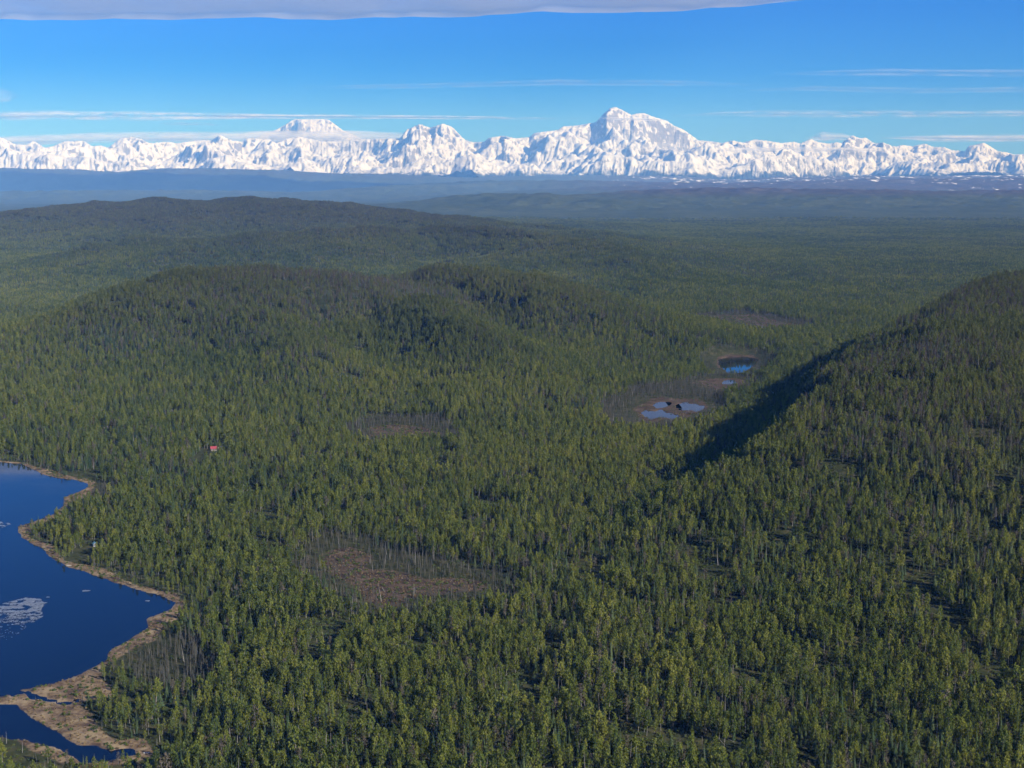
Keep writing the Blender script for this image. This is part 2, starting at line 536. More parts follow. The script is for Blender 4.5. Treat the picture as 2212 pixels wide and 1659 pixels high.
def spur(x, y):
    """1 on the spurs and rises of the hills, 0 in the gullies between them."""
    return ridged(x + 60 * fbm(x, y, 300, 2, off=6.6), y, 420, 3, .45, off=2.2)

def ground_z(x, y, full=False):
    wd = water_dist(x, y)
    near = sstep(10, 160, wd)
    bd = min_sdf(x, y, BOGS) + (5 + 8 * sstep(1000, 1300, y)) * fbm(x, y, 60, 4, off=14.4)
    md = min_sdf(x, y, MARSHES)
    flat = near * sstep(-5, 90, bd) * sstep(-5, 60, md)
    hz = hills(x, y)
    big = sstep(8, 60, hz)
    rough = 2.2 + 2.2 * fbm(x, y, 160, 3) + big * (14 * fbm(x, y, 520, 4, off=1.7) + (42 - 34 * sstep(120, 380, x) * (1 - sstep(2700, 3100, y))) * (spur(x, y) - .5)) * sstep(1150, 1700, y)
    rough = rough + sstep(5000, 12000, y) * (30 * fbm(x, y, 1900, 4, off=7.7) + 18) * sstep(0, 400, np.abs(wd))
    rough = rough + sstep(15000, 30000, y) * 45 * (fbm(x, y, 5200, 4, off=4.2) + .3)
    z = hz + np.maximum(rough, .6) * (.12 + .88 * flat)
    z = z * sstep(-2, 40, wd) + .35 * (1 - sstep(-2, 40, wd))
    shore = wd + 1.8 * fbm(x, y, 14, 3, off=2.9) + sstep(1250, 1500, y) * (2.6 * fbm(x, y, 26, 3, off=3.9) - 1.2)
    z = np.where(shore < 0, np.maximum(-1.4, shore * .35), np.minimum(z, .12 + shore * .35))
    if full:
        return z, wd, bd, md, hz
    return z

# ------------------------------------------------------------------ ground: one sheet to the mountains' feet
ys = np.concatenate([np.arange(90, 450, 30.0), np.arange(450, 1300, 3.2)])
r = 1.0085
while ys[-1] < 46000:
    ys = np.append(ys, ys[-1] + min(max(3.2, ys[-1] * (r - 1)), 400))
ss = np.linspace(-.62, .62, 560)
GY, GS = np.meshgrid(ys, ss, indexing='ij')
GX = GS * GY
gz, wd, bd, md, hz = ground_z(GX, GY, True)
GX, GY, gz, wd, bd, md, hz = [a.ravel() for a in (GX, GY, gz, wd, bd, md, hz)]
ground = make_mesh("ground", np.stack([GX, GY, gz], 1), grid_faces(len(ys), len(ss)), M_GROUND, True)
tag(ground, kind='structure')
strip = 6.5 + 11 * fbm(GX, GY, 55, 4, off=8.8)
lake_d = np.minimum(sdf(GX, GY, LAKE_A), sdf(GX, GY, LAKE_B))
marsh = np.maximum(sstep(6, -6, md), sstep(strip + 4, strip - 4, lake_d))
bog = sstep(12, -9, bd)
point_attr(ground.data, "marsh", marsh)
point_attr(ground.data, "bog", bog)
td, _, _ = line_dist(GX, GY, TRAIL)
point_attr(ground.data, "trail", sstep(9, 4, td))
right = sstep(-.02, .14, GX / GY)
tundra = np.maximum(sstep(120, 190, gz) * sstep(8000, 11000, GY) * right, sstep(130, 185, gz) * (GY < 7000))
tundra = np.maximum(tundra, sstep(300, 600, gz) * sstep(30000, 34000, GY) * .5)
point_attr(ground.data, "tundra", tundra)
snowy = right * (sstep(13500, 18000, GY) * .5 + sstep(18000, 28000, GY) * .5) + .45 * right * sstep(11500, 12500, GY) * (1 - sstep(14000, 16000, GY))
point_attr(ground.data, "snowy", snowy)

def water_sheet(name, poly, z=0.0, margin=8):
    p = np.array(poly)
    x0, y0 = p.min(0) - margin
    x1, y1 = p.max(0) + margin
    return tag(make_mesh(name, [(x0, y0, z), (x1, y0, z), (x1, y1, z), (x0, y1, z)], [(0, 1, 2, 3)], M_WATER), kind='structure')
la = np.array(LAKE_A + LAKE_B)
water_sheet("lake", LAKE_A + LAKE_B)
for w in WATERS[2:]:
    water_sheet("pond", w)

# ------------------------------------------------------------------ snow mountains
SKY_PTS = [(-400, 312), (-200, 300), (-60, 310), (0, 296), (18, 304), (30, 311), (57, 313), (73, 304), (97, 319), (113, 316), (140, 305), (180, 304), (200, 316), (217, 314), (233, 319), (260, 299), (283, 295), (307, 301), (327, 309), (360, 306), (383, 309), (427, 303), (457, 303), (475, 291), (500, 303), (523, 306), (533, 298), (583, 301), (597, 308), (620, 299), (647, 295), (667, 299), (700, 306), (727, 304), (764, 301), (821, 299), (864, 299), (877, 281), (907, 267.6), (929, 276), (957, 267), (977, 274), (1004, 302), (1021, 307), (1047, 306), (1054, 298), (1087, 293), (1114, 299), (1144, 296), (1154, 287), (1204, 281), (1217, 273), (1247, 271), (1287, 264), (1301, 248), (1317, 234), (1329, 231), (1341, 236), (1364, 248), (1377, 245), (1391, 244), (1411, 252), (1441, 261), (1457, 272), (1475, 279), (1488, 288), (1508, 303), (1525, 304), (1541, 306), (1561, 309), (1581, 303), (1605, 308), (1631, 301), (1658, 304), (1688, 309), (1715, 306), (1728, 310), (1751, 300), (1768, 307), (1791, 310), (1808, 307), (1818, 309), (1841, 292), (1858, 299), (1870, 297), (1888, 309), (1908, 306), (1928, 316), (1951, 313), (1971, 316), (1998, 310), (2015, 317), (2041, 318), (2055, 324), (2085, 327), (2091, 316), (2126, 308), (2155, 326), (2175, 329), (2191, 334), (2212, 332), (2300, 318), (2450, 326), (2700, 315)]
sk = np.array([elev_of(a, b) for a, b in SKY_PTS])

def gauss1(a, sig):
    k = np.arange(-int(3 * sig), int(3 * sig) + 1)
    w = np.exp(-k ** 2 / (2 * sig * sig))
    return np.convolve(np.pad(a, len(k) // 2, mode='edge'), w / w.sum(), mode='valid')

def erode(h, dx, dy, base, iters, K, m=.45, crit=1.5):
    """Stream-power erosion: water runs down the steepest way, cuts valleys in proportion to its catchment; slopes past `crit` slump."""
    nr, nc = h.shape
    N = nr * nc
    idx = np.arange(N).reshape(nr, nc)
    nb = [(-1, 0, dy), (1, 0, dy), (0, -1, dx), (0, 1, dx)] + [(i, j, math.hypot(dx, dy)) for i in (-1, 1) for j in (-1, 1)]
    cell = dx * dy
    for it in range(iters):
        hp = np.pad(h, 1, mode='edge')
        best = np.zeros_like(h)
        rec = idx.copy()
        dist = np.full(h.shape, dx)
        for i, j, d in nb:
            sl = (h - hp[1 + i:nr + 1 + i, 1 + j:nc + 1 + j]) / d
            ii = np.clip(np.arange(nr) + i, 0, nr - 1)[:, None]
            jj = np.clip(np.arange(nc) + j, 0, nc - 1)[None, :]
            mk = sl > best
            best = np.where(mk, sl, best)
            rec = np.where(mk, idx[ii, jj], rec)
            dist = np.where(mk, d, dist)
        order = np.argsort(h, axis=None, kind='stable')
        rl, ol = rec.ravel().tolist(), order.tolist()
        acc = [cell] * N
        for i in reversed(ol):
            r_ = rl[i]
            if r_ != i:
                acc[r_] += acc[i]
        f = (K * np.array(acc) ** m / dist.ravel())
        f = f.tolist()
        hl = h.ravel().tolist()
        for i in ol:
            r_ = rl[i]
            if r_ != i:
                q_ = f[i]
                hl[i] = (hl[i] + q_ * hl[r_]) / (1 + q_)
        h = np.array(hl).reshape(nr, nc)
        # slumping of over-steep walls
        for _ in range(2):
            hp = np.pad(h, 1, mode='edge')
            mv = np.zeros_like(h)
            for i, j, d in nb[:4]:
                df = h - hp[1 + i:nr + 1 + i, 1 + j:nc + 1 + j]
                mv -= np.maximum(df - crit * d, 0) * .2
                mv += np.maximum(-df - crit * d, 0) * .2
            h = h + mv
    return h

def finer(a, k):
    """Cubic upsampling of a height grid by k along both axes."""
    for ax in (0, 1):
        n_ = a.shape[ax]
        t = np.linspace(0, n_ - 1, (n_ - 1) * k + 1)
        i = np.clip(t.astype(int), 0, n_ - 2)
        u = t - i
        g = lambda q: np.take(a, np.clip(q, 0, n_ - 1), ax)
        sh = [1, 1]
        sh[ax] = -1
        u = u.reshape(sh)
        p0, p1, p2, p3 = g(i - 1), g(i), g(i + 1), g(i + 2)
        a = p1 + .5 * u * (p2 - p0 + u * (2 * p0 - 5 * p1 + 4 * p2 - p3 + u * (3 * (p1 - p2) + p3 - p0)))
    return a

def mountain_sheet(name, s0, s1, ncol, y0, y1, nrow, ycrest, sky, foot, sigma, front=.42, off=0.0, amp=1.0, iters=4, er=22, K=.012, up=2):
    s = np.linspace(s0, s1, ncol)
    Y = np.linspace(y0, y1, nrow)
    YY, SS = np.meshgrid(Y, s, indexing='ij')
    XX = SS * YY
    tgt = np.interp(s, sky[:, 0], sky[:, 1])
    crest = CAM_Z + tgt * ycrest
    wx = XX + 1100 * fbm(XX, YY, 5200, 3, off=off + 1.1)
    wy = YY + 1100 * fbm(XX, YY, 5200, 3, off=off + 6.4)
    Rg = ridged(wx, wy, 5600, 4, .5, off + 2.5)
    yc = ycrest + 900 * fbm(XX, YY * 0 + 3.3, 5200, 2, off=off)
    t = (YY - y0) / (yc - y0) + .16 * fbm(XX, YY, 6500, 3, off=off + 4.4)
    env = np.interp(t, [-.1, 0, .10, .28, .40, .52, .64, .80, 1.0, 1.2, 1.45, 2.0], [0, .01, .13, front, front * .70, front * 1.35, front * 1.30, .78, 1.0, .82, .5, .1])
    low = gauss1(crest, ncol * .02)
    sw = SS + .014 * fbm(XX, YY, 2600, 3, off=off + 17) + .006 * fbm(XX, YY, 900, 3, off=off + 19)
    crest2 = CAM_Z + np.interp(sw, sky[:, 0], sky[:, 1]) * ycrest
    h = env * (crest2 * sstep(.40, .90, t) + (low * .5 + low.mean() * .5)[None, :] * (1 - sstep(.40, .90, t)) - foot)
    h = h * (.62 + .55 * Rg) + amp * 950 * (Rg - .45) + amp * 420 * (ridged(wx, wy, 2300, 3, .5, off + 15) - .5) * np.clip(env * 1.6, 0, .8) + amp * 260 * fbm(XX, YY, 800, 5, .6, off=off + 8) * np.clip(env * 2, 0, 1)
    h = np.maximum(h, 0) + .02 * (YY - y0)
    h0 = h.copy()
    h = erode(h, (s[1] - s[0]) * (y0 + y1) / 2, Y[1] - Y[0], 0, er, K)
    h = np.maximum(h - .02 * (YY - y0), 0)
    h = finer(h, up)
    s = np.linspace(s0, s1, h.shape[1])
    Y = np.linspace(y0, y1, h.shape[0])
    YY, SS = np.meshgrid(Y, s, indexing='ij')
    XX = SS * YY
    tgt = np.interp(s, sky[:, 0], sky[:, 1])
    t = finer(t, up)
    h = h + amp * (50 * fbm(XX, YY, 340, 3, off=off + 3) + 150 * (ridged(XX, YY * .6, 620, 4, off=off + 5) - .5)) * sstep(60, 500, h)
    h = np.maximum(h, 0)
    cw = sstep(.35, .95, t)
    for k in range(iters):
        e = ((h + foot - CAM_Z) / YY)
        cur = e.max(0)
        c = (tgt * ycrest + CAM_Z - foot) / np.maximum(cur * ycrest + CAM_Z - foot, 50)
        c = gauss1(c, sigma * up if k < iters - 1 else max(sigma * up * .4, .8))
        h = h * (1 + (c[None, :] - 1) * cw)
        # nothing in front may stand above the skyline
        lim = np.maximum((tgt[None, :] * YY + CAM_Z - foot) * .985, 30)
        h = np.where(cw < .8, np.minimum(h, lim), h)
    nr, nc = h.shape
    return make_mesh(name, np.stack([XX.ravel(), YY.ravel(), (h + foot).ravel()], 1), grid_faces(nr, nc), M_MOUNT, False)

mountains = mountain_sheet("mountains", -.56, .56, 1400, 38500, 56500, 230, 49500, sk, 240, 2.0, er=36, K=.03, up=1)
tag(mountains, kind='structure')
FOR_PTS = [(480, 330), (540, 304), (587, 284), (604, 276), (620, 267), (630, 260), (638, 257), (670, 257.5), (700, 257), (711, 259), (724, 269), (740, 281), (780, 298), (840, 325)]
fk = np.array([elev_of(a, b) for a, b in FOR_PTS])
massif = mountain_sheet("mountain", fk[0, 0], fk[-1, 0], 130, 56600, 64000, 70, 60500, fk, 240, .8, front=.6, off=13.0, amp=.35, iters=5, er=12, K=.012)
tag(massif, kind='structure')

# ------------------------------------------------------------------ tree shapes
class Soup:
    """Collects faces with a material slot and a tone, for one mesh."""
    def __init__(self):
        self.v, self.f, self.m, self.tone = [], [], [], []
    def add(self, vs, fs, m, tone=0.5):
        b = len(self.v)
        self.v += vs
        for f in fs:
            self.f.append(tuple(i + b for i in f))
            self.m.append(m)
            self.tone.append(tone)
    def tube(self, pts, rads, n, m, tone=.5):
        vs, fs = [], []
        for (x, y, z), rr in zip(pts, rads):
            for k in range(n):
                a = 2 * math.pi * k / n
                vs.append((x + rr * math.cos(a), y + rr * math.sin(a), z))
        for i in range(len(pts) - 1):
            for k in range(n):
                a, b = i * n + k, i * n + (k + 1) % n
                fs.append((a, b, b + n, a + n))
        self.add(vs, fs, m, tone)
    def leaf(self, c, s, rnd, m, tone, droop=0.0):
        a = rnd.uniform(0, 6.283)
        e = rnd.uniform(-1, 1)
        u = Vector((math.cos(a), math.sin(a), rnd.uniform(-.5, .5))).normalized()
        w = Vector((-math.sin(a) * e, math.cos(a) * e, (1 - abs(e)) + .35 + droop)).normalized()
        c = Vector(c)
        p = [c - u * s * .5, c + w * s * rnd.uniform(.35, .6), c + u * s * .5, c - w * s * rnd.uniform(.45, .8)]
        self.add([tuple(q) for q in p], [(0, 1, 2, 3)], m, tone)
    def mesh(self, name, mats):
        me = bpy.data.meshes.new(name)
        me.from_pydata(self.v, [], self.f)
        used = sorted(set(self.m))
        for k in used:
            me.materials.append(mats[k])
        me.polygons.foreach_set("material_index", [used.index(k) for k in self.m])
        a = me.attributes.new("tone", 'FLOAT', 'FACE')
        a.data.foreach_set("value", self.tone)
        me.update()
        return me

TREE_MATS = [M_BIRCH, M_SPRUCE, M_THIN, M_TWIG, M_BARK, M_DARKBARK, M_DEAD, M_SHRUB, M_SEDGE]
LEAF, NEEDLE, THIN, TWIG, BARK, DARKB, DEAD, SHRUB, SEDGE = range(9)

def bent(rnd, H, lean=.03):
    a, k = rnd.uniform(0, 6.283), rnd.uniform(0, lean)
    b, q = rnd.uniform(0, 6.283), rnd.uniform(0, .02)
    return lambda t: (H * (k * t * math.cos(a) + q * math.sin(3 * t + b)), H * (k * t * math.sin(a) + q * math.cos(2.6 * t + b)), H * t)

def birch(seed, H=13.0, width=1.0, start=.30, n=46, leaf=LEAF, lean=.06, size=.74, per=6):
    """Returns (trunk soup, crown soup): a pale leaning stem with a tall, ragged, drooping crown."""
    rnd = random.Random(seed)
    ax = bent(rnd, H, lean)
    tr, cr = Soup(), Soup()
    ts = [0, .15, .35, .6, .8, .97]
    tr.tube([ax(t) for t in ts], [.17, .14, .115, .08, .05, .015], 5, BARK)
    lob = [(rnd.uniform(0, 6.283), rnd.uniform(.35, 1.0)) for _ in range(5)]
    for i in range(n):
        t = start + (1.0 - start) * (i + rnd.random()) / n
        q = (t - start) / (1 - start)
        rad = width * (1.75 * math.sin(math.pi * min(.5 + .0, q * .95 + .14)) ** .8 if q < .38 else 1.72 * (1 - ((q - .38) / .66) ** 1.7))
        a = rnd.uniform(0, 6.283)
        la, lw = lob[int(q * 4.99)]
        rad *= .62 + .5 * lw * (.5 + .5 * math.cos(a - la))
        rr = max(rad, .18) * math.sqrt(rnd.uniform(.12, 1))
        x, y, z = ax(t)
        c = (x + 1.22 * rr * math.cos(a), y + 1.22 * rr * math.sin(a), z - .25 * rr + rnd.uniform(-.2, .3))
        if i % 4 == 0 and rr > .5:
            x0, y0, z0 = ax(max(t - .06, .1))
            tr.tube([(x0, y0, z0), c], [.04, .012], 3, BARK)
        tone = rnd.random()
        for _ in range(per):
            cr.leaf((c[0] + rnd.gauss(0, .32), c[1] + rnd.gauss(0, .32), c[2] + rnd.gauss(0, .42)), size * rnd.uniform(.6, 1.15), rnd, leaf, min(max(tone + rnd.uniform(-.2, .2), 0), 1), .3)
    return tr, cr

def spruce(seed, H=12.5, rad=1.45, needle=NEEDLE, levels=17, start=.10, ragged=.25, bark=DARKB):
    rnd = random.Random(seed)
    ax = bent(rnd, H, .02)
    tr, cr = Soup(), Soup()
    tr.tube([ax(t) for t in (0, .3, .65, 1.0)], [.15, .11, .07, .012], 5, bark)
    for i in range(levels):
        q = i / (levels - 1)
        t = start + (1 - start) * q
        x, y, z = ax(t)
        R0 = rad * (1 - q) ** .85 + .10
        nb = 7 if q < .6 else 5
        a0 = rnd.uniform(0, 6.283)
        for k in range(nb):
            if rnd.random() < ragged * .5:
                continue
            a = a0 + 6.283 * k / nb + rnd.uniform(-.3, .3)
            L = R0 * rnd.uniform(1 - ragged, 1 + ragged * .6)
            wd_ = .30 * L + .16
            dz = -.34 * L
            ca, sa = math.cos(a), math.sin(a)
            tip = (x + L * ca, y + L * sa, z + dz)
            m1 = (x + .55 * L * ca - wd_ * sa, y + .55 * L * sa + wd_ * ca, z + dz * .75)
            m2 = (x + .55 * L * ca + wd_ * sa, y + .55 * L * sa - wd_ * ca, z + dz * .75)
            cr.add([(x, y, z + .16), m1, tip, m2, (x + .5 * L * ca, y + .5 * L * sa, z + dz * .2)], [(0, 1, 4), (1, 2, 4), (2, 3, 4), (3, 0, 4)], needle, rnd.random())
    cr.tube([ax(.955), ax(1.02)], [.10, .0], 4, needle, .6)
    return tr, cr

def snag(seed, H=10.5, twigs=14):
    rnd = random.Random(seed)
    ax = bent(rnd, H, .09)
    tr, cr = Soup(), Soup()
    tr.tube([ax(t) for t in (0, .3, .65, 1.0)], [.18, .14, .09, .03], 5, DEAD)
    for i in range(twigs):
        t = rnd.uniform(.35, .98)
        x, y, z = ax(t)
        a, L = rnd.uniform(0, 6.283), rnd.uniform(.4, 1.5) * (1.2 - t)
        cr.tube([(x, y, z), (x + L * math.cos(a), y + L * math.sin(a), z + L * rnd.uniform(-.1, .7))], [.045, .012], 3, DEAD)
    return tr, cr

def tussock(seed):
    rnd = random.Random(seed)
    cr = Soup()
    for i in range(16):
        a, q = rnd.uniform(0, 6.283), rnd.uniform(.1, .55)
        cr.leaf((q * math.cos(a), q * math.sin(a), rnd.uniform(.1, .4)), rnd.uniform(.4, .7), rnd, SEDGE, rnd.random(), .5)
    return Soup(), cr

def shrub(seed, R0=1.5, hs=1.0):
    rnd = random.Random(seed)
    tr, cr = Soup(), Soup()
    for i in range(5):
        a, L = rnd.uniform(0, 6.283), rnd.uniform(.6, 1.3)
        tr.tube([(0, 0, 0), (L * math.cos(a), L * math.sin(a), L * .9)], [.04, .01], 3, BARK)
    for i in range(34):
        a, q = rnd.uniform(0, 6.283), math.sqrt(rnd.random())
        cr.leaf((R0 * q * math.cos(a), R0 * q * math.sin(a), rnd.uniform(.2, 1.5) * hs * (1.15 - q * .6)), rnd.uniform(.5, .9), rnd, SHRUB, rnd.random())
    return tr, cr

def fallen(seed):
    rnd = random.Random(seed)
    tr, cr = Soup(), Soup()
    L = rnd.uniform(6, 10)
    d = rnd.uniform(.02, .16)
    tr.tube([(0, 0, .15), (L * .5, .2, .3 + L * .5 * d), (L, 0, .3 + L * d)], [.0, .15, .06], 5, DEAD)
    for v in range(len(tr.v)):
        pass
    return tr, cr

def both(tr, cr):
    s = Soup()
    s.add(tr.v, [], 0)
    s.v = []
    for q in (tr, cr):
        b = len(s.v)
        s.v += q.v
        s.f += [tuple(i + b for i in f) for f in q.f]
        s.m += q.m
        s.tone += q.tone
    return s

# kinds: each a list of (trunk, crown) variants
KINDS = {
    'birch': [birch(100 + i, H, w, st, n) for i, (H, w, st, n) in enumerate([(13.5, 1.0, .30, 46), (14.5, .85, .36, 44), (12.0, 1.15, .25, 48), (13.0, .70, .30, 38), (10.5, 1.05, .18, 42), (14.0, 1.25, .40, 50), (12.5, .9, .22, 46), (11.0, 1.45, .24, 54), (13.8, 1.1, .45, 44), (9.0, 1.2, .12, 40), (14.2, .62, .34, 36), (12.2, 1.3, .34, 50)])],
    'spruce': [spruce(200 + i, H, r_, NEEDLE, lv) for i, (H, r_, lv) in enumerate([(13.0, 1.45, 17), (11.5, 1.25, 16), (14.5, 1.6, 19), (9.0, 1.2, 14), (12.2, 1.0, 18), (10.2, 1.65, 14)])],
    'thin': [spruce(300 + i, H, r_, THIN, 14, .22, .5) for i, (H, r_) in enumerate([(8.5, .62), (7.0, .55), (9.5, .6)])],
    'bare': [birch(400 + i, H, w, .28, 40, TWIG, .05, .55, 5) for i, (H, w) in enumerate([(11.5, .95), (12.5, .8), (10.0, 1.0)])],
    'snag': [snag(500 + i, H) for i, H in enumerate([10.0, 12.0, 8.0])],
    'shrub': [shrub(600 + i) for i in range(3)],
    'log': [fallen(700 + i) for i in range(3)],
    'tussock': [tussock(720 + i) for i in range(3)],
    'dwarf': [shrub(740 + i, .8, .55) for i in range(2)],
}
K_IDX, PROTO = {}, bpy.data.collections.new("tree_shapes")
for k, lst in KINDS.items():
    K_IDX[k] = []
    for tr, cr in lst:
        i = len(PROTO.objects)
        o = bpy.data.objects.new("tree_shape_%03d" % i, both(tr, cr).mesh("tree_shape", TREE_MATS))
        PROTO.objects.link(o)
        K_IDX[k].append(i)

def clump(seed, mix):
    """A group of about a dozen trees for the distant woods."""
    rnd = random.Random(seed)
    s = Soup()
    for i in range(13):
        a, q = rnd.uniform(0, 6.283), 10.5 * math.sqrt(rnd.random())
        x, y = q * math.cos(a), q * math.sin(a)
        kind = rnd.choices(['birch', 'spruce', 'bare'], mix)[0]
        H = rnd.uniform(8, 13.5)
        tone = rnd.random()
        if kind == 'spruce':
            for lv in range(5):
                z0, r0 = H * (.12 + .17 * lv), 1.55 * (1 - lv / 5.2)
                n = 5
                a0 = rnd.uniform(0, 6)
                vs = [(x, y, z0 + H * .3)] + [(x + r0 * rnd.uniform(.75, 1.1) * math.cos(a0 + 6.283 * k / n), y + r0 * rnd.uniform(.75, 1.1) * math.sin(a0 + 6.283 * k / n), z0) for k in range(n)]
                s.add(vs, [(0, 1 + k, 1 + (k + 1) % n) for k in range(n)], NEEDLE, tone)
        else:
            s.tube([(x, y, 0), (x, y, H * .8)], [.16, .05], 3, BARK)
            for c in range(15):
                q2 = (c + rnd.random()) / 15
                r0 = 1.7 * math.sin(math.pi * min(.12 + q2 * .86, 1)) ** .7
                b = rnd.uniform(0, 6.283)
                for _ in range(2):
                    s.leaf((x + r0 * .7 * math.cos(b), y + r0 * .7 * math.sin(b), H * (.28 + .72 * q2) + rnd.uniform(-.4, .4)), rnd.uniform(1.2, 1.9), rnd, LEAF if kind == 'birch' else TWIG, min(max(tone + rnd.uniform(-.3, .3), 0), 1), .3)
    return s

CLUMPS = bpy.data.collections.new("tree_clump_shapes")
for i in range(9):
    mix = [(6, 3, .4), (4, 5, .4), (3, 4, 3)][i // 3]
    CLUMPS.objects.link(bpy.data.objects.new("tree_clump_%02d" % i, clump(800 + i, mix).mesh("tree_clump", TREE_MATS)))

def scatter(name, coll, x, y, z, idx, rot, scl):
    """One object of kind stuff: the points carry shape, turn and size; geometry nodes put the trees on them."""
    me = bpy.data.meshes.new(name)
    me.vertices.add(len(x))
    me.vertices.foreach_set("co", np.stack([x, y, z], 1).astype(np.float32).ravel())
    a = me.attributes.new("shape", 'INT', 'POINT')
    a.data.foreach_set("value", np.asarray(idx, np.int32))
    for nm, v in (("turn", rot), ("size", scl)):
        a = me.attributes.new(nm, 'FLOAT_VECTOR', 'POINT')
        a.data.foreach_set("vector", np.asarray(v, np.float32).ravel())
    ob = bpy.data.objects.new(name, me)
    COL.objects.link(ob)
    g = bpy.data.node_groups.new(name, 'GeometryNodeTree')
    g.interface.new_socket("Geometry", in_out='INPUT', socket_type='NodeSocketGeometry')
    g.interface.new_socket("Geometry", in_out='OUTPUT', socket_type='NodeSocketGeometry')
    gi, go = g.nodes.new("NodeGroupInput"), g.nodes.new("NodeGroupOutput")
    ci = g.nodes.new("GeometryNodeCollectionInfo")
    ci.inputs["Collection"].default_value = coll
    ci.inputs["Separate Children"].default_value = True
    ci.inputs["Reset Children"].default_value = True
    ip = g.nodes.new("GeometryNodeInstanceOnPoints")
    ip.inputs["Pick Instance"].default_value = True
    def named(n, typ):
        nd = g.nodes.new("GeometryNodeInputNamedAttribute")
        nd.data_type = typ
        nd.inputs["Name"].default_value = n
        return [o_ for o_ in nd.outputs if o_.enabled and o_.name == "Attribute"][0]
    g.links.new(gi.outputs[0], ip.inputs["Points"])
    g.links.new(ci.outputs[0], ip.inputs["Instance"])
    g.links.new(named("shape", 'INT'), ip.inputs["Instance Index"])
    g.links.new(named("turn", 'FLOAT_VECTOR'), ip.inputs["Rotation"])
    g.links.new(named("size", 'FLOAT_VECTOR'), ip.inputs["Scale"])
    g.links.new(ip.outputs[0], go.inputs[0])
    md_ = ob.modifiers.new("plants", 'NODES')
    md_.node_group = g
    tag(ob, kind='stuff')
    return ob

# ------------------------------------------------------------------ where the trees stand
def jitter_grid(y0, y1, smax_, step):
    yy = np.arange(y0, y1, step)
    xs = np.arange(-smax_ * y1, smax_ * y1, step)
    X, Y = np.meshgrid(xs, yy)
    X = X.ravel() + rng.uniform(-.5, .5, X.size) * step * 1.1
    Y = Y.ravel() + rng.uniform(-.5, .5, Y.size) * step * 1.1
    m = np.abs(X) < smax_ * Y
    return X[m], Y[m]

tx, ty = jitter_grid(440, 2700, .46, 3.45)
keep = rng.random(tx.size) < np.where(ty > 2350, (2700 - ty) / 350, 1)
tx, ty = tx[keep], ty[keep]
tz, twd, tbd, tmd, thz = ground_z(tx, ty, True)
lake_t = np.minimum(sdf(tx, ty, LAKE_A), sdf(tx, ty, LAKE_B))
strip_t = 6.5 + 11 * fbm(tx, ty, 55, 4, off=8.8)
thin_t = min_sdf(tx, ty, THIN_ZONES) + 14 * fbm(tx, ty, 45, 3, off=3.7)
trail_t, _, _ = line_dist(tx, ty, TRAIL)
dens = fbm(tx, ty, 38, 3, off=12.2)
stand = fbm(tx, ty, 230, 3, off=21.0)
u = rng.random(tx.size)
v = rng.random(tx.size)
pk = np.array([''] * tx.size, dtype=object)
gully = sstep(8, 40, thz) * (spur(tx, ty) - .5)
p_birch = .70 + .55 * stand - .0035 * np.clip(thz, 0, 60) + .9 * gully
p_bare = .05 + .0036 * np.clip(thz - 12, 0, 70) + .10 * np.clip(stand * -1, 0, 1)
p_snag = .055
pk[:] = 'spruce'
pk[u < p_birch + p_bare + p_snag] = 'snag'
pk[u < p_birch + p_bare] = 'bare'
pk[u < p_birch] = 'birch'
gap = dens < -.20 - .30 * (v - .5)
pk[gap & (v < .55)] = 'shrub'
pk[gap & (v >= .55)] = ''
pk[(v > .972) & ~gap] = 'log'
inthin = thin_t < 0
pk[inthin & (u < .88)] = 'thin'
pk[inthin & (u >= .88) & (u < .91)] = 'snag'
pk[inthin & (u >= .91)] = 'shrub'
edge_b = (tbd < 24) & (u < .75)
pk[edge_b] = 'thin'
wet = (tbd < 4 - 16 * rng.random(tx.size) ** 2) | (tmd < 1.0) | (lake_t < strip_t - 1.5)
pk[wet] = np.where(u[wet] < .02, 'thin', np.where(u[wet] < np.where(tmd[wet] < 0, .10, .34), 'shrub', np.where(u[wet] > .97, 'log', '')))
near_shore = (lake_t < strip_t + 7) & ~wet
pk[near_shore & (u < .35)] = 'shrub'
pk[near_shore & (u > .94)] = 'snag'
pk[(twd < 1.2) | (tz < .12)] = ''
pk[trail_t < 4.5] = ''
# yards round the two buildings
CABIN = on_ground(462, 977)
HUT = on_ground(205, 1181)
BOAT = on_ground(318, 1629.5)
for (bx, by), front, back, half in ((CABIN, 42, 6, 12), (HUT, 46, 4, 8), (BOAT, 26, 4, 6)):
    pk[(np.abs(tx - bx) < half) & (ty < by + back) & (ty > by - front)] = ''
    pk[(np.abs(tx - bx) < half * .5) & (ty < by - front) & (ty > by - front * 1.7)] = ''
ok = pk != ''
tx, ty, tz, pk, u, v, thz, near_shore, twd, tbd = [a[ok] for a in (tx, ty, tz, pk, u, v, thz, near_shore, twd, tbd)]
n = tx.size
var = rng.random(n)
tidx = np.zeros(n, np.int32)
tvar = np.zeros(n, np.int32)
for k, ids in K_IDX.items():
    m = pk == k
    tvar[m] = (var[m] * len(ids)).astype(int)
    tidx[m] = np.array(ids)[tvar[m]]
size = np.clip(rng.normal(.75, .17, n), .36, 1.25) * (1 + .18 * fbm(tx, ty, 90, 2, off=31.0))
size *= np.where(pk == 'thin', 1.18, 1.0)
size *= .52 + .48 * sstep(0, 42, twd)
size *= np.where(np.isin(pk, ['shrub', 'log', 'snag']), 1, .75 + .25 * sstep(0, 60, tbd))
trot = np.stack([rng.normal(0, .025, n), rng.normal(0, .025, n), rng.uniform(0, 6.283, n)], 1)
tscl = np.stack([size * rng.uniform(.96, 1.34, n), size * rng.uniform(.96, 1.34, n), size], 1)

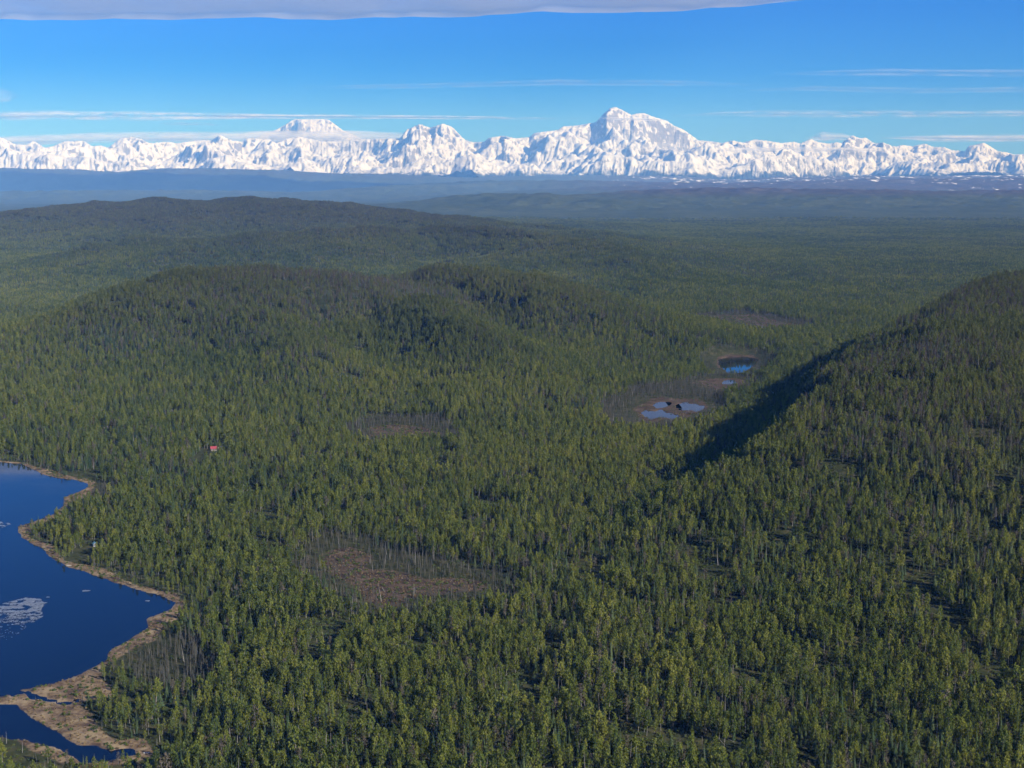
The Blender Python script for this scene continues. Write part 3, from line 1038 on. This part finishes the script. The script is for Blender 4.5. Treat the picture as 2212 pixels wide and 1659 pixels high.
# sedge tussocks and dwarf shrubs on the open marsh and bog
gx, gy = jitter_grid(470, 1350, .46, 1.7)
gz_, gwd, gbd, gmd, _ = ground_z(gx, gy, True)
glake = np.minimum(sdf(gx, gy, LAKE_A), sdf(gx, gy, LAKE_B))
gstrip = 6.5 + 11 * fbm(gx, gy, 55, 4, off=8.8)
gu = rng.random(gx.size)
gpatch = fbm(gx, gy, 16, 3, off=5.5)
opn = ((gmd < 1) | (glake < gstrip) | (gbd < 1)) & (gwd > .4) & (gz_ > .1) & (gu < .42 + .6 * gpatch)
gx, gy, gz_, gu, gpatch, glake = [a[opn] for a in (gx, gy, gz_, gu, gpatch, glake)]
gk = np.where(rng.random(gx.size) < np.where(glake < 90, .30, .07) - .4 * gpatch, 1, 0)
gi = np.where(gk == 1, K_IDX['dwarf'][0] + (rng.random(gx.size) * 2).astype(int), K_IDX['tussock'][0] + (rng.random(gx.size) * 3).astype(int))
gs = rng.uniform(.55, 1.25, gx.size)
scatter("sedge", PROTO, gx, gy, gz_ - .05, gi, np.stack([gx * 0, gx * 0, rng.uniform(0, 6.283, gx.size)], 1), np.stack([gs, gs, gs], 1))

# the nearest trees in view become things of their own
Hs = np.array([max(q.co.z for q in o.data.vertices) for o in PROTO.objects])
th = Hs[tidx] * tscl[:, 2]
def py_of(y, z):
    yc = (y * sp + (z - CAM_Z) * cp) / (y * cp - (z - CAM_Z) * sp)
    return CY - FPX * yc
top_py, base_py = py_of(ty, tz + th), np.minimum(py_of(ty, tz), 1659)
shown = base_py - top_py
px_t = CX + FPX * tx / (ty * cp - (tz - CAM_Z) * sp)
tall = np.isin(pk, ['birch', 'spruce', 'bare', 'snag', 'thin'])
cand = np.where(tall & (px_t > 4) & (px_t < 2208), shown, -1)
single = np.argsort(-cand)[:300]
is_single = np.zeros(n, bool)
is_single[single] = True
m = ~is_single
scatter("forest", PROTO, tx[m], ty[m], tz[m] - .05, tidx[m], trot[m], tscl[m])

fx, fy = jitter_grid(2350, 9000, .46, 14.5)
keep = rng.random(fx.size) < np.where(fy < 2700, (fy - 2350) / 350, np.where(fy > 7500, (9000 - fy) / 1500, 1))
fx, fy = fx[keep], fy[keep]
fz, fwd, fbd, fmd, fhz = ground_z(fx, fy, True)
ftr, _, _ = line_dist(fx, fy, TRAIL)
ft = min_sdf(fx, fy, THIN_ZONES)
fd = fbm(fx, fy, 120, 3, off=12.2)
fok = (fwd > 8) & (fbd > 7) & (ftr > 11) & (fd > -.42)
fx, fy, fz, fhz, ft = [a[fok] for a in (fx, fy, fz, fhz, ft)]
q = rng.random(fx.size) + 1.3 * fbm(fx, fy, 520, 3, off=2.0) + 1.1 * fbm(fx, fy, 1300, 2, off=23.0) + 1.2 * sstep(8, 40, fhz) * (spur(fx, fy) - .5)
q = q - .55 * sstep(8, 36, fhz) * sstep(4300, 5200, fy) * (fhz < 95)
fi = np.where(fhz + 40 * (q - .5) > 95, 6, np.where(q > .18, 0, 3)) + (rng.random(fx.size) * 3).astype(int)
fs = rng.uniform(.74, 1.02, fx.size)
scatter("distant_forest", CLUMPS, fx, fy, fz - .1, fi, np.stack([fx * 0, fx * 0, rng.uniform(0, 6.283, fx.size)], 1), np.stack([fs, fs, fs * rng.uniform(.75, 1.0, fx.size)], 1))

# ------------------------------------------------------------------ the trees nearest the camera
TRUNK_ME, CROWN_ME = {}, {}
for k, lst in KINDS.items():
    for j, (tr, cr) in enumerate(lst):
        if k in ('birch', 'spruce', 'thin', 'bare', 'snag'):
            TRUNK_ME[k, j] = tr.mesh("trunk", TREE_MATS)
            CROWN_ME[k, j] = cr.mesh("crown", TREE_MATS)
NAMES = {'birch': ("birch_tree", "birch tree"), 'spruce': ("spruce_tree", "spruce tree"), 'thin': ("bog_spruce", "spruce tree"), 'bare': ("bare_birch", "birch tree"), 'snag': ("dead_tree", "dead tree")}
LOOK = {'birch': "leafy birch", 'spruce': "pointed spruce", 'thin': "thin grey spruce", 'bare': "brownish birch", 'snag': "dead tree"}
TENTHS = ["at the very left end of", "a tenth along", "a fifth along", "three tenths along", "two fifths along", "just short of halfway along", "just past halfway along", "three fifths along", "seven tenths along", "four fifths along", "nine tenths along", "at the very right end of"]
def zone_of(px, y):
    k = 0 if px < 60 else 11 if px > 2150 else min(int(px / 2212 * 10 + .55) if px < 1106 else int(px / 2212 * 10 + .45) + 1, 10)
    row = "front row" if y < row_cut[0] else "second row" if y < row_cut[1] else "third row"
    return "%s, %s the bottom edge" % (row, TENTHS[k])
row_cut = np.quantile(ty[single], [.33, .67])
hq = np.quantile(th[single], [.33, .67])
wq = np.quantile(tscl[single, 0] / tscl[single, 2], [.33, .67])
for i in single:
    k = pk[i]
    nm, cat = NAMES[k]
    o = bpy.data.objects.new(nm, None)
    COL.objects.link(o)
    o.empty_display_size = 1
    o.location = (tx[i], ty[i], tz[i] - .05)
    o.rotation_euler = trot[i]
    o.scale = tscl[i]
    hgt = "tall" if th[i] > hq[1] else "short" if th[i] < hq[0] else "middling"
    ratio = tscl[i][0] / tscl[i][2]
    wide = "broad" if ratio > wq[1] else "slim" if ratio < wq[0] else "even"
    tag(o, "%s %s %s, %s" % (hgt, wide, LOOK[k], zone_of(px_t[i], ty[i])), cat, "trees along the bottom of the view")
    for nm2, src in (("trunk", TRUNK_ME), ("crown", CROWN_ME)):
        c = bpy.data.objects.new(nm2, src[k, int(tvar[i])])
        COL.objects.link(c)
        c.parent = o
# ------------------------------------------------------------------ air
def mat_haze():
    t = NT("haze")
    v = t.n("VolumePrincipled")
    v.inputs["Color"].default_value = (.16, .41, 1.0, 1)
    v.inputs["Absorption Color"].default_value = (1, 1, 1, 1)
    v.inputs["Density"].default_value = 2.8e-5
    v.inputs["Anisotropy"].default_value = -0.25
    t.l(v.outputs[0], t.out.inputs["Volume"])
    return t.m
HX, HY0, HY1, HZ0, HZ1 = 42000, -3000, 65500, -2.4, 3560
hv = [(x, y, z) for z in (HZ0, HZ1) for x, y in ((-HX, HY0), (HX, HY0), (HX, HY1), (-HX, HY1))]
haze = make_mesh("haze", hv, [(3, 2, 1, 0), (4, 5, 6, 7), (0, 1, 5, 4), (1, 2, 6, 5), (2, 3, 7, 6), (3, 0, 4, 7)], mat_haze())
tag(haze, kind='stuff')

# ------------------------------------------------------------------ clouds
def mat_cloud(name, alpha, stretch, scale, col=(.86, .87, .90), grain=.35):
    t = NT(name)
    d = t.n("BsdfDiffuse")
    d.inputs[0].default_value = (*col, 1)
    tl = t.n("BsdfTranslucent")
    tl.inputs[0].default_value = (*col, 1)
    a = t.n("MixShader")
    a.inputs[0].default_value = .4
    t.l(d.outputs[0], a.inputs[1])
    t.l(tl.outputs[0], a.inputs[2])
    lw = t.n("LayerWeight")
    lw.inputs[0].default_value = .5
    soft = t.rng(lw.outputs["Facing"], .25, .97, 1, 0)
    nz = t.rng(t.noise(scale, 5, stretch=stretch, rough=.6), grain, .68)
    f = t.math('MULTIPLY', t.math('MULTIPLY', t.math('MULTIPLY', soft, nz), t.attr("body")), alpha)
    tp = t.n("BsdfTransparent")
    ms = t.n("MixShader")
    t.l(f, ms.inputs[0])
    t.l(tp.outputs[0], ms.inputs[1])
    t.l(a.outputs[0], ms.inputs[2])
    t.l(ms.outputs[0], t.out.inputs["Surface"])
    return t.m

def cloud(name, label, line, depth, alpha, thick_y=900, kind=None, scale=.0006, taper=(1.0, 1.0), seed=0.0, wobble=.35, grain=.35):
    """A long lens of cloud: line = [(reading x, reading y, half height in readings)], at one distance, with a body as deep as thick_y."""
    nu, nv = 110, 18
    xs_ = np.linspace(line[0][0], line[-1][0], nu)
    cy_ = np.interp(xs_, [p[0] for p in line], [p[1] for p in line])
    hh = np.interp(xs_, [p[0] for p in line], [p[2] for p in line])
    verts, body = [], []
    for i in range(nu):
        x0, y0, z0 = at(xs_[i], cy_[i], depth)
        u_ = i / (nu - 1)
        end = min(1, u_ / .22) if taper[0] else 1
        end = min(end, min(1, (1 - u_) / .22)) if taper[1] else end
        h_ = hh[i] / FPX * depth * (.25 + .75 * end)
        ks = np.arange(nv)
        ws = 1 + wobble * fbm(x0 + 300.0 * ks, 1000.0 * ks + seed * 777, 2600, 3)
        for k in range(nv):
            a = 2 * math.pi * k / nv
            verts.append((x0, y0 - math.cos(a) * thick_y * (.3 + .7 * end), z0 + math.sin(a) * h_ * ws[k]))
            body.append(end)
    faces = [(i * nv + k, (i + 1) * nv + k, (i + 1) * nv + (k + 1) % nv, i * nv + (k + 1) % nv) for i in range(nu - 1) for k in range(nv)]
    faces += [tuple(range(nv)), tuple(reversed(range((nu - 1) * nv, nu * nv)))]
    ob = make_mesh(name, verts, faces, mat_cloud(name, alpha, (1, 1, 5), scale, grain=grain), True)
    point_attr(ob.data, "body", body)
    bm_ = bmesh.new()
    bm_.from_mesh(ob.data)
    bmesh.ops.recalc_face_normals(bm_, faces=bm_.faces)
    bm_.to_mesh(ob.data)
    bm_.free()
    return tag(ob, label, None if kind else "cloud", None, kind)

cloud("cloud", "long pale streak of cloud above the flat topped white mountain", [(-420, 247, 11), (0, 250, 11), (300, 250, 10), (620, 252, 6), (900, 253, 5), (1180, 256, 4), (1340, 257, 2)], 72000, .95, taper=(0, 1), seed=1)
cloud("cloud", "bright low bank of cloud over the mountains at the right edge", [(1890, 298, 5), (1990, 298, 8), (2150, 299, 9), (2300, 298, 9), (2500, 298, 9)], 71000, .98, taper=(1, 0), seed=2, grain=.28)
cloud("cloud", "small puff of cloud left of the twin pointed white peaks", [(1735, 300, 5), (1775, 296, 11), (1815, 297, 9), (1870, 303, 4)], 70500, .8, seed=3, grain=.25)
cloud("cloud", "thin veil of cloud right of the highest summit", [(1400, 252, 3), (1560, 246, 7), (1800, 247, 9), (2100, 246, 8), (2450, 246, 8)], 73000, .5, taper=(1, 0), seed=4)
cloud("cloud", "faint thin streak of cloud high over the range's middle", [(560, 190, 3), (900, 186, 5), (1200, 178, 7), (1500, 180, 6), (1700, 186, 3)], 74000, .22, seed=5)
cloud("cloud", "faint upper streak of cloud at the right side of the sky", [(1650, 160, 4), (1900, 156, 8), (2150, 158, 8), (2450, 158, 8)], 74500, .26, taper=(1, 0), seed=6)
cloud("cloud", "second faint streak of cloud at the right, below the upper one", [(1560, 196, 3), (1760, 191, 6), (2000, 196, 6), (2450, 190, 6)], 75000, .24, taper=(1, 0), seed=7)
cloud("cloud", "small dim patch of cloud at the left edge of the sky", [(-120, 206, 16), (0, 206, 17), (48, 206, 10)], 74000, .30, taper=(0, 1), seed=8)
cloud("cloud", "short wisp of cloud between the long streak and the left mountains", [(330, 266, 3), (390, 267, 5), (440, 268, 4), (490, 269, 2)], 71500, .5, seed=9)

# underside of the cloud deck that comes in over the top of the view
def cloud_deck():
    base, thick = 4300.0, 420.0
    far = [(-700, 40), (0, 37), (150, 36), (320, 37), (500, 33), (700, 35), (820, 32), (930, 27), (1100, 23), (1250, 21), (1480, 17), (1560, 11), (1620, 5), (1720, -4), (1900, -22)]
    nu, nv = 130, 22
    fx_ = np.linspace(far[0][0], far[-1][0], nu)
    fy_ = np.interp(fx_, [p[0] for p in far], [p[1] for p in far])
    verts, body = [], []
    for i in range(nu):
        s_, e_ = elev_of(fx_[i], fy_[i])
        Yf = (base - CAM_Z) / e_
        end = min(1, (1 - i / (nu - 1)) / .12, .05 + (i / (nu - 1)) / .08)
        for k in range(nv):
            a = 2 * math.pi * k / nv
            Yf2 = Yf + (1100 * float(fbm(np.array([s_ * Yf]), np.array([70.0]), 2600, 4)[0]) if k == 0 else 0)
            if k == 0:
                rag = Yf2
            Ym, hw = (rag + 19500) / 2, (rag - 19500) / 2
            y_ = Ym + hw * math.cos(a)
            w_ = 1 + .2 * float(fbm(np.array([s_ * Yf]), np.array([y_ + 500.0 * k]), 1800, 4)[0])
            zz = base + thick * .5 * math.copysign(abs(math.sin(a)) ** .6, math.sin(a)) * (w_ if math.sin(a) > 0 else 1) * (.3 + .7 * end)
            verts.append((s_ * y_, y_ + 260 * (w_ - 1) * (k in (0, 1, nv - 1)), zz))
            body.append(end)
    faces = [(i * nv + k, (i + 1) * nv + k, (i + 1) * nv + (k + 1) % nv, i * nv + (k + 1) % nv) for i in range(nu - 1) for k in range(nv)]
    faces += [tuple(range(nv)), tuple(reversed(range((nu - 1) * nv, nu * nv)))]
    t = NT("cloud_deck")
    d = t.n("BsdfDiffuse")
    d.inputs[0].default_value = (.85, .85, .87, 1)
    tl = t.n("BsdfTranslucent")
    tl.inputs[0].default_value = (.6, .6, .6, 1)
    a = t.n("MixShader")
    a.inputs[0].default_value = .35
    t.l(d.outputs[0], a.inputs[1])
    t.l(tl.outputs[0], a.inputs[2])
    f = t.math('MULTIPLY', t.rng(t.noise(.0005, 5, stretch=(1, .5, 1)), .25, .6, .34, .56), t.attr("body"))
    tp, ms = t.n("BsdfTransparent"), t.n("MixShader")
    t.l(f, ms.inputs[0])
    t.l(tp.outputs[0], ms.inputs[1])
    t.l(a.outputs[0], ms.inputs[2])
    t.l(ms.outputs[0], t.out.inputs["Surface"])
    ob = make_mesh("cloud", verts, faces, t.m, True)
    point_attr(ob.data, "body", body)
    bm_ = bmesh.new()
    bm_.from_mesh(ob.data)
    bmesh.ops.recalc_face_normals(bm_, faces=bm_.faces)
    bm_.to_mesh(ob.data)
    bm_.free()
    tag(ob, "wide grey underside of a cloud layer along the top of the sky", "cloud")
cloud_deck()

cloud("cloud_bank", None, [(-250, 306, 12), (0, 305, 11), (150, 300, 12), (300, 296, 12), (480, 296, 12), (600, 294, 12), (740, 294, 12), (860, 294, 12), (960, 300, 9), (1040, 303, 4)], 57300, .85, 500, 'stuff', taper=(0, 1), seed=11, wobble=.15, grain=.2)  # this and the next three: low clouds among the peaks, inside the haze box
cloud("cloud_bank", None, [(1285, 254, 2.0), (1330, 256, 3.4), (1400, 258, 4.2), (1450, 259, 3)], 46500, .62, 300, 'stuff', seed=12, wobble=.15, grain=.2)
cloud("cloud_bank", None, [(1440, 324, 3), (1560, 324, 4), (1660, 322, 6), (1760, 322, 7), (1880, 325, 5), (1960, 326, 3)], 44500, .6, 300, 'stuff', seed=13, wobble=.2, grain=.2)
cloud("cloud_bank", None, [(1330, 322, 3), (1390, 318, 7), (1440, 316, 8), (1490, 322, 4)], 44300, .5, 300, 'stuff', seed=14, wobble=.2, grain=.2)

# ------------------------------------------------------------------ ice left on the lake
def mat_ice():
    t = NT("rotten_ice")
    f = t.noise(.5, 4)
    t.principled(t.ramp(f, [(.3, (.09, .11, .14)), (.7, (.19, .215, .245))]), .5, .4)
    return t.m
M_ICE = mat_ice()

def floe(verts, faces, x, y, rad, rnd, top=.06, stretch=1.5, turn=0.0):
    k = rnd.randint(5, 8)
    b = len(verts)
    ring = []
    for i in range(k):
        a = 6.283 * i / k + rnd.uniform(-.25, .25)
        rr = rad * rnd.uniform(.55, 1.15)
        px_, py_ = rr * math.cos(a) * stretch, rr * math.sin(a)
        ring.append((x + px_ * math.cos(turn) - py_ * math.sin(turn), y + px_ * math.sin(turn) + py_ * math.cos(turn)))
    verts += [(p, q_, -.05) for p, q_ in ring] + [(p, q_, top) for p, q_ in ring]
    faces.append(tuple(range(b + k, b + 2 * k)))
    faces += [(b + i, b + (i + 1) % k, b + k + (i + 1) % k, b + k + i) for i in range(k)]

def ice_field(name, outline, count, size, seed, drop):
    """A raft of rotten ice breaking up: dense along its far side, loose crumbs towards the near side."""
    rnd = random.Random(seed)
    verts, faces = [], []
    pg = np.array(gpoly(outline))
    lo, hi = pg.min(0), pg.max(0)
    rs = np.random.default_rng(seed)
    X, Y = rs.uniform(lo[0], hi[0], 40000), rs.uniform(lo[1], hi[1], 40000)
    Q = (Y - lo[1]) / (hi[1] - lo[1])
    W = fbm(X, Y * 2.2, 8, 4, off=4.0)
    ok_ = (sdf(X, Y, pg) < 0) & (W > np.where(Q < .4, .10, -.08))
    if drop:
        ok_ &= rs.random(40000) < np.clip(.06 + Q * Q * 1.5, 0, 1)
    for x, y, q_ in list(zip(X[ok_], Y[ok_], Q[ok_]))[:count]:
        floe(verts, faces, x, y, size * rnd.uniform(.3, 1.2) * (.4 + .75 * q_), rnd, rnd.uniform(.03, .10), rnd.uniform(1.1, 2.6), rnd.uniform(-.4, .6))
    return make_mesh(name, verts, faces, M_ICE)

tag(ice_field("ice_raft", [(-120, 1322), (0, 1306), (30, 1298), (60, 1290), (82, 1291), (96, 1302), (88, 1316), (92, 1332), (60, 1352), (20, 1385), (-120, 1380)], 5200, .42, 5, True), "broken white ice raft floating on the dark lake, crumbs trailing off", "ice", kind='stuff')
tag(ice_field("ice_raft", [(-90, 1128), (0, 1127), (12, 1129), (24, 1131), (10, 1138), (0, 1142), (-90, 1146)], 700, .55, 6, False), "narrow white ice raft off the wooded point, at the left edge", "ice", kind='stuff')
def small_floe(label, px, py, r_, seed):
    rnd = random.Random(seed)
    x, y = on_ground(px, py)
    verts, faces = [], []
    floe(verts, faces, 0, 0, r_, rnd, .10, 2.0, .1)
    floe(verts, faces, -r_ * .3, r_ * .25, r_ * .45, rnd, .2, 1.6, .3)
    floe(verts, faces, r_ * .5, -r_ * .1, r_ * .35, rnd, .16, 1.4, -.2)
    o = make_mesh("ice_floe", verts, faces, M_ICE)
    o.location = (x, y, 0)
    tag(o, label, "ice floe", "loose floes on the lake")
small_floe("largest loose grey ice floe, out from the middle of the sedge shore", 185, 1276, 1.5, 1)
small_floe("white ice floe nearest the pointed end of the bay", 318, 1298, 1.1, 2)
small_floe("tiny ice floe just off the big raft's far end", 104, 1290, .8, 3)
small_floe("small ice floe close behind the raft's right end", 97, 1302, .8, 4)

# ------------------------------------------------------------------ cabin with the red roof, its shed, the blue roofed hut, the boats
def box_mesh(name, lo, hi, mat, parent, bevel=.02):
    bm_ = bmesh.new()
    bmesh.ops.create_cube(bm_, size=1)
    for v_ in bm_.verts:
        v_.co = Vector([lo[k] + (v_.co[k] + .5) * (hi[k] - lo[k]) for k in range(3)])
    if bevel:
        bmesh.ops.bevel(bm_, geom=bm_.edges[:], offset=bevel, segments=1, affect='EDGES')
    me = bpy.data.meshes.new(name)
    bm_.to_mesh(me)
    bm_.free()
    me.materials.append(mat)
    o = bpy.data.objects.new(name, me)
    COL.objects.link(o)
    o.parent = parent
    return o

def mat_flat(name, c1, c2, rough=.7, scale=2.0):
    return mat_plain(name, [(.35, c1), (.65, c2)], scale, rough, .3, .01)
M_RED = mat_flat("red_metal", (.26, .050, .062), (.36, .075, .09), .45)
M_WALLW = mat_flat("weathered_boards", (.16, .145, .13), (.26, .24, .215))
M_TAN = mat_flat("tan_roofing", (.33, .24, .19), (.44, .33, .26))
M_BLUE = mat_flat("blue_roofing", (.08, .19, .26), (.13, .27, .34))
M_WHITE = mat_flat("white_paint", (.42, .42, .40), (.54, .54, .51))
M_DARK = mat_flat("dark_glass", (.02, .025, .03), (.03, .035, .04), .15)
M_DOOR = mat_flat("door_wood", (.10, .06, .04), (.17, .10, .07))
M_TRIM = mat_flat("pale_trim", (.45, .42, .37), (.55, .52, .46))
M_TARP = mat_flat("pale_tarp", (.50, .48, .33), (.62, .60, .42), .5)

def gable_house(name, label, cat, x, y, z, rz, W, L, H, rise, mw, mr, eave=.45, big=True):
    """Ridge along local X (length L); gables at both ends."""
    root = bpy.data.objects.new(name, None)
    COL.objects.link(root)
    root.location = (x, y, z)
    root.rotation_euler = (0, 0, rz)
    tag(root, label, cat)
    hl, hw = L / 2, W / 2
    vs_ = [(-hl, -hw, -.4), (hl, -hw, -.4), (hl, hw, -.4), (-hl, hw, -.4), (-hl, -hw, H), (hl, -hw, H), (hl, hw, H), (-hl, hw, H), (-hl, 0, H + rise), (hl, 0, H + rise)]
    make_mesh("wall", vs_, [(0, 1, 5, 4), (1, 2, 6, 9, 5), (2, 3, 7, 6), (3, 0, 4, 8, 7), (3, 2, 1, 0)], mw, parent=root)
    sl = rise / hw
    ov = .4
    roof = bpy.data.objects.new("roof", None)
    bm_ = bmesh.new()
    for sgn in (-1, 1):
        a_, b_ = sgn * (hw + eave), H - sl * eave
        top = [(-hl - ov, 0, H + rise + .10), (hl + ov, 0, H + rise + .10), (hl + ov, a_, b_ + .10), (-hl - ov, a_, b_ + .10)]
        vv = [bm_.verts.new(q_) for q_ in top] + [bm_.verts.new((q_[0], q_[1], q_[2] - .08)) for q_ in top]
        for f_ in ((0, 1, 2, 3), (7, 6, 5, 4), (0, 4, 5, 1), (1, 5, 6, 2), (2, 6, 7, 3), (3, 7, 4, 0)):
            bm_.faces.new([vv[k] for k in f_])
        nr = int(L / .6)
        for k in range(nr + 1):        # standing seams
            xx = -hl - ov + .03 + k * (L + 2 * ov - .06) / nr
            q0 = [(xx - .02, sgn * .05, H + rise + .10 - .05 * sl), (xx + .02, sgn * .05, H + rise + .10 - .05 * sl), (xx + .02, a_, b_ + .105), (xx - .02, a_, b_ + .105)]
            vv = [bm_.verts.new(q_) for q_ in q0] + [bm_.verts.new((q_[0], q_[1], q_[2] + .045)) for q_ in q0]
            for f_ in ((4, 5, 6, 7), (0, 1, 5, 4), (1, 2, 6, 5), (2, 3, 7, 6), (3, 0, 4, 7)):
                bm_.faces.new([vv[k2] for k2 in f_])
    bmesh.ops.recalc_face_normals(bm_, faces=bm_.faces)
    me = bpy.data.meshes.new("roof")
    bm_.to_mesh(me)
    bm_.free()
    me.materials.append(mr)
    bpy.data.objects.remove(roof)
    roof = bpy.data.objects.new("roof", me)
    COL.objects.link(roof)
    roof.parent = root
    if big:
        box_mesh("chimney", (hl * .35, .5, H + rise * .3), (hl * .35 + .3, .8, H + rise + .7), M_DARK, roof, .02)
        d_ = box_mesh("door", (-.45, -hw - .05, 0), (.45, -hw + .01, 2.0), M_DOOR, root)
        box_mesh("handle", (.30, -hw - .10, .95), (.36, -hw - .045, 1.07), M_TRIM, d_, 0)
        for xw in (-hl * .62, hl * .62):
            w_ = box_mesh("window", (xw - .5, -hw - .045, .95), (xw + .5, -hw + .01, 1.85), M_TRIM, root)
            box_mesh("pane", (xw - .42, -hw - .055, 1.03), (xw - .03, -hw - .04, 1.77), M_DARK, w_, 0)
            box_mesh("pane", (xw + .03, -hw - .055, 1.03), (xw + .42, -hw - .04, 1.77), M_DARK, w_, 0)
    else:
        d_ = box_mesh("door", (-.38, -hw - .05, 0), (.38, -hw + .01, 1.75), M_DOOR, root)
    return root

zc = float(ground_z(np.array([CABIN[0]]), np.array([CABIN[1]]))[0])
gable_house("cabin", "small grey cabin with a red metal roof in the woods", "cabin", CABIN[0], CABIN[1], zc, math.radians(16), 4.6, 5.4, 2.4, 1.7, M_WALLW, M_RED)
sh = on_ground(474, 976)
zs_ = float(ground_z(np.array([sh[0]]), np.array([sh[1]]))[0])
shed = bpy.data.objects.new("shed", None)
COL.objects.link(shed)
shed.location = (sh[0] + .8, sh[1] + 1.5, zs_)
shed.rotation_euler = (0, 0, math.radians(-10))
tag(shed, "low shed with a tan sloping roof beside the red roofed cabin", "shed")
make_mesh("wall", [(-2, -1.4, -.4), (2, -1.4, -.4), (2, 1.4, -.4), (-2, 1.4, -.4), (-2, -1.4, 1.9), (2, -1.4, 1.9), (2, 1.4, 2.9), (-2, 1.4, 2.9)], [(0, 1, 5, 4), (1, 2, 6, 5), (2, 3, 7, 6), (3, 0, 4, 7), (4, 5, 6, 7), (3, 2, 1, 0)], M_WALLW, parent=shed)
rf = box_mesh("roof", (-2.3, -1.9, -.05), (2.3, 1.8, .05), M_TAN, shed)
rf.location = (0, 0, 2.48)
rf.rotation_euler = (math.atan(1 / 2.8), 0, 0)
box_mesh("door", (-.5, -1.46, 0), (.5, -1.39, 1.7), M_DOOR, shed)
tp_ = on_ground(466, 986)
zt_ = float(ground_z(np.array([tp_[0]]), np.array([tp_[1]]))[0])
vs_, fs_ = [], []
for i in range(9):
    for j in range(5):
        a_, b_ = (i / 8 - .5) * 3.6, (j / 4 - .5) * 1.6
        vs_.append((a_, b_, .05 + .75 * math.cos(a_ / 3.6 * 2.6) * math.cos(b_ / 1.6 * 2.7) + .06 * math.sin(i * 2.1 + j)))
for i in range(8):
    for j in range(4):
        fs_.append((i * 5 + j, (i + 1) * 5 + j, (i + 1) * 5 + j + 1, i * 5 + j + 1))
tarp = make_mesh("tarp_cover", vs_, fs_, M_TARP)
tarp.location = (tp_[0], tp_[1], zt_)
tag(tarp, "pale yellowish cover lying in the grass in front of the cabin", "tarp")
zh = float(ground_z(np.array([HUT[0]]), np.array([HUT[1]]))[0])
gable_house("hut", "tiny white fronted hut with a blue roof near the lake shore", "hut", HUT[0], HUT[1], zh, math.radians(-62), 2.3, 3.0, 2.0, .9, M_WHITE, M_BLUE, .25, False)

def rowboat(label, px, py, L, rz, z=.12):
    x, y = on_ground(px, py)
    root = bpy.data.objects.new("rowboat", None)
    COL.objects.link(root)
    root.location = (x, y, z)
    root.rotation_euler = (0, 0, rz)
    tag(root, label, "boat", "white boats on the lake shore")
    st = [(-.5, .34, .42), (-.25, .46, .36), (0, .5, .33), (.25, .42, .36), (.42, .22, .42), (.5, .02, .50)]
    vs_, fs_ = [], []
    for t_, w_, h_ in st:
        w_ *= L * .36
        for a_, b_ in ((-1, h_), (-.72, .08), (0, 0), (.72, .08), (1, h_)):
            vs_.append((t_ * L, a_ * w_, b_))
        for a_, b_ in ((.88, h_), (.62, .14), (0, .07), (-.62, .14), (-.88, h_)):
            vs_.append((t_ * L * .97, a_ * w_, b_))
    for i in range(len(st) - 1):
        for k in range(10):
            fs_.append((i * 10 + k, (i + 1) * 10 + k, (i + 1) * 10 + (k + 1) % 10, i * 10 + (k + 1) % 10))
    fs_ += [tuple(reversed(range(10))), tuple(range((len(st) - 1) * 10, len(st) * 10))]
    make_mesh("hull", vs_, fs_, M_WHITE, parent=root)
    for t_ in (-.22, .12):
        box_mesh("seat", (t_ * L - .11, -.15 * L, .22), (t_ * L + .11, .15 * L, .26), M_DOOR, root, 0)
rowboat("white rowboat drawn up on the sedge shore below the hut", 149, 1223, 3.0, .15)
rowboat("white rowboat ashore at the tip of the lake's narrow arm", 317, 1629, 2.6, .25, .45)
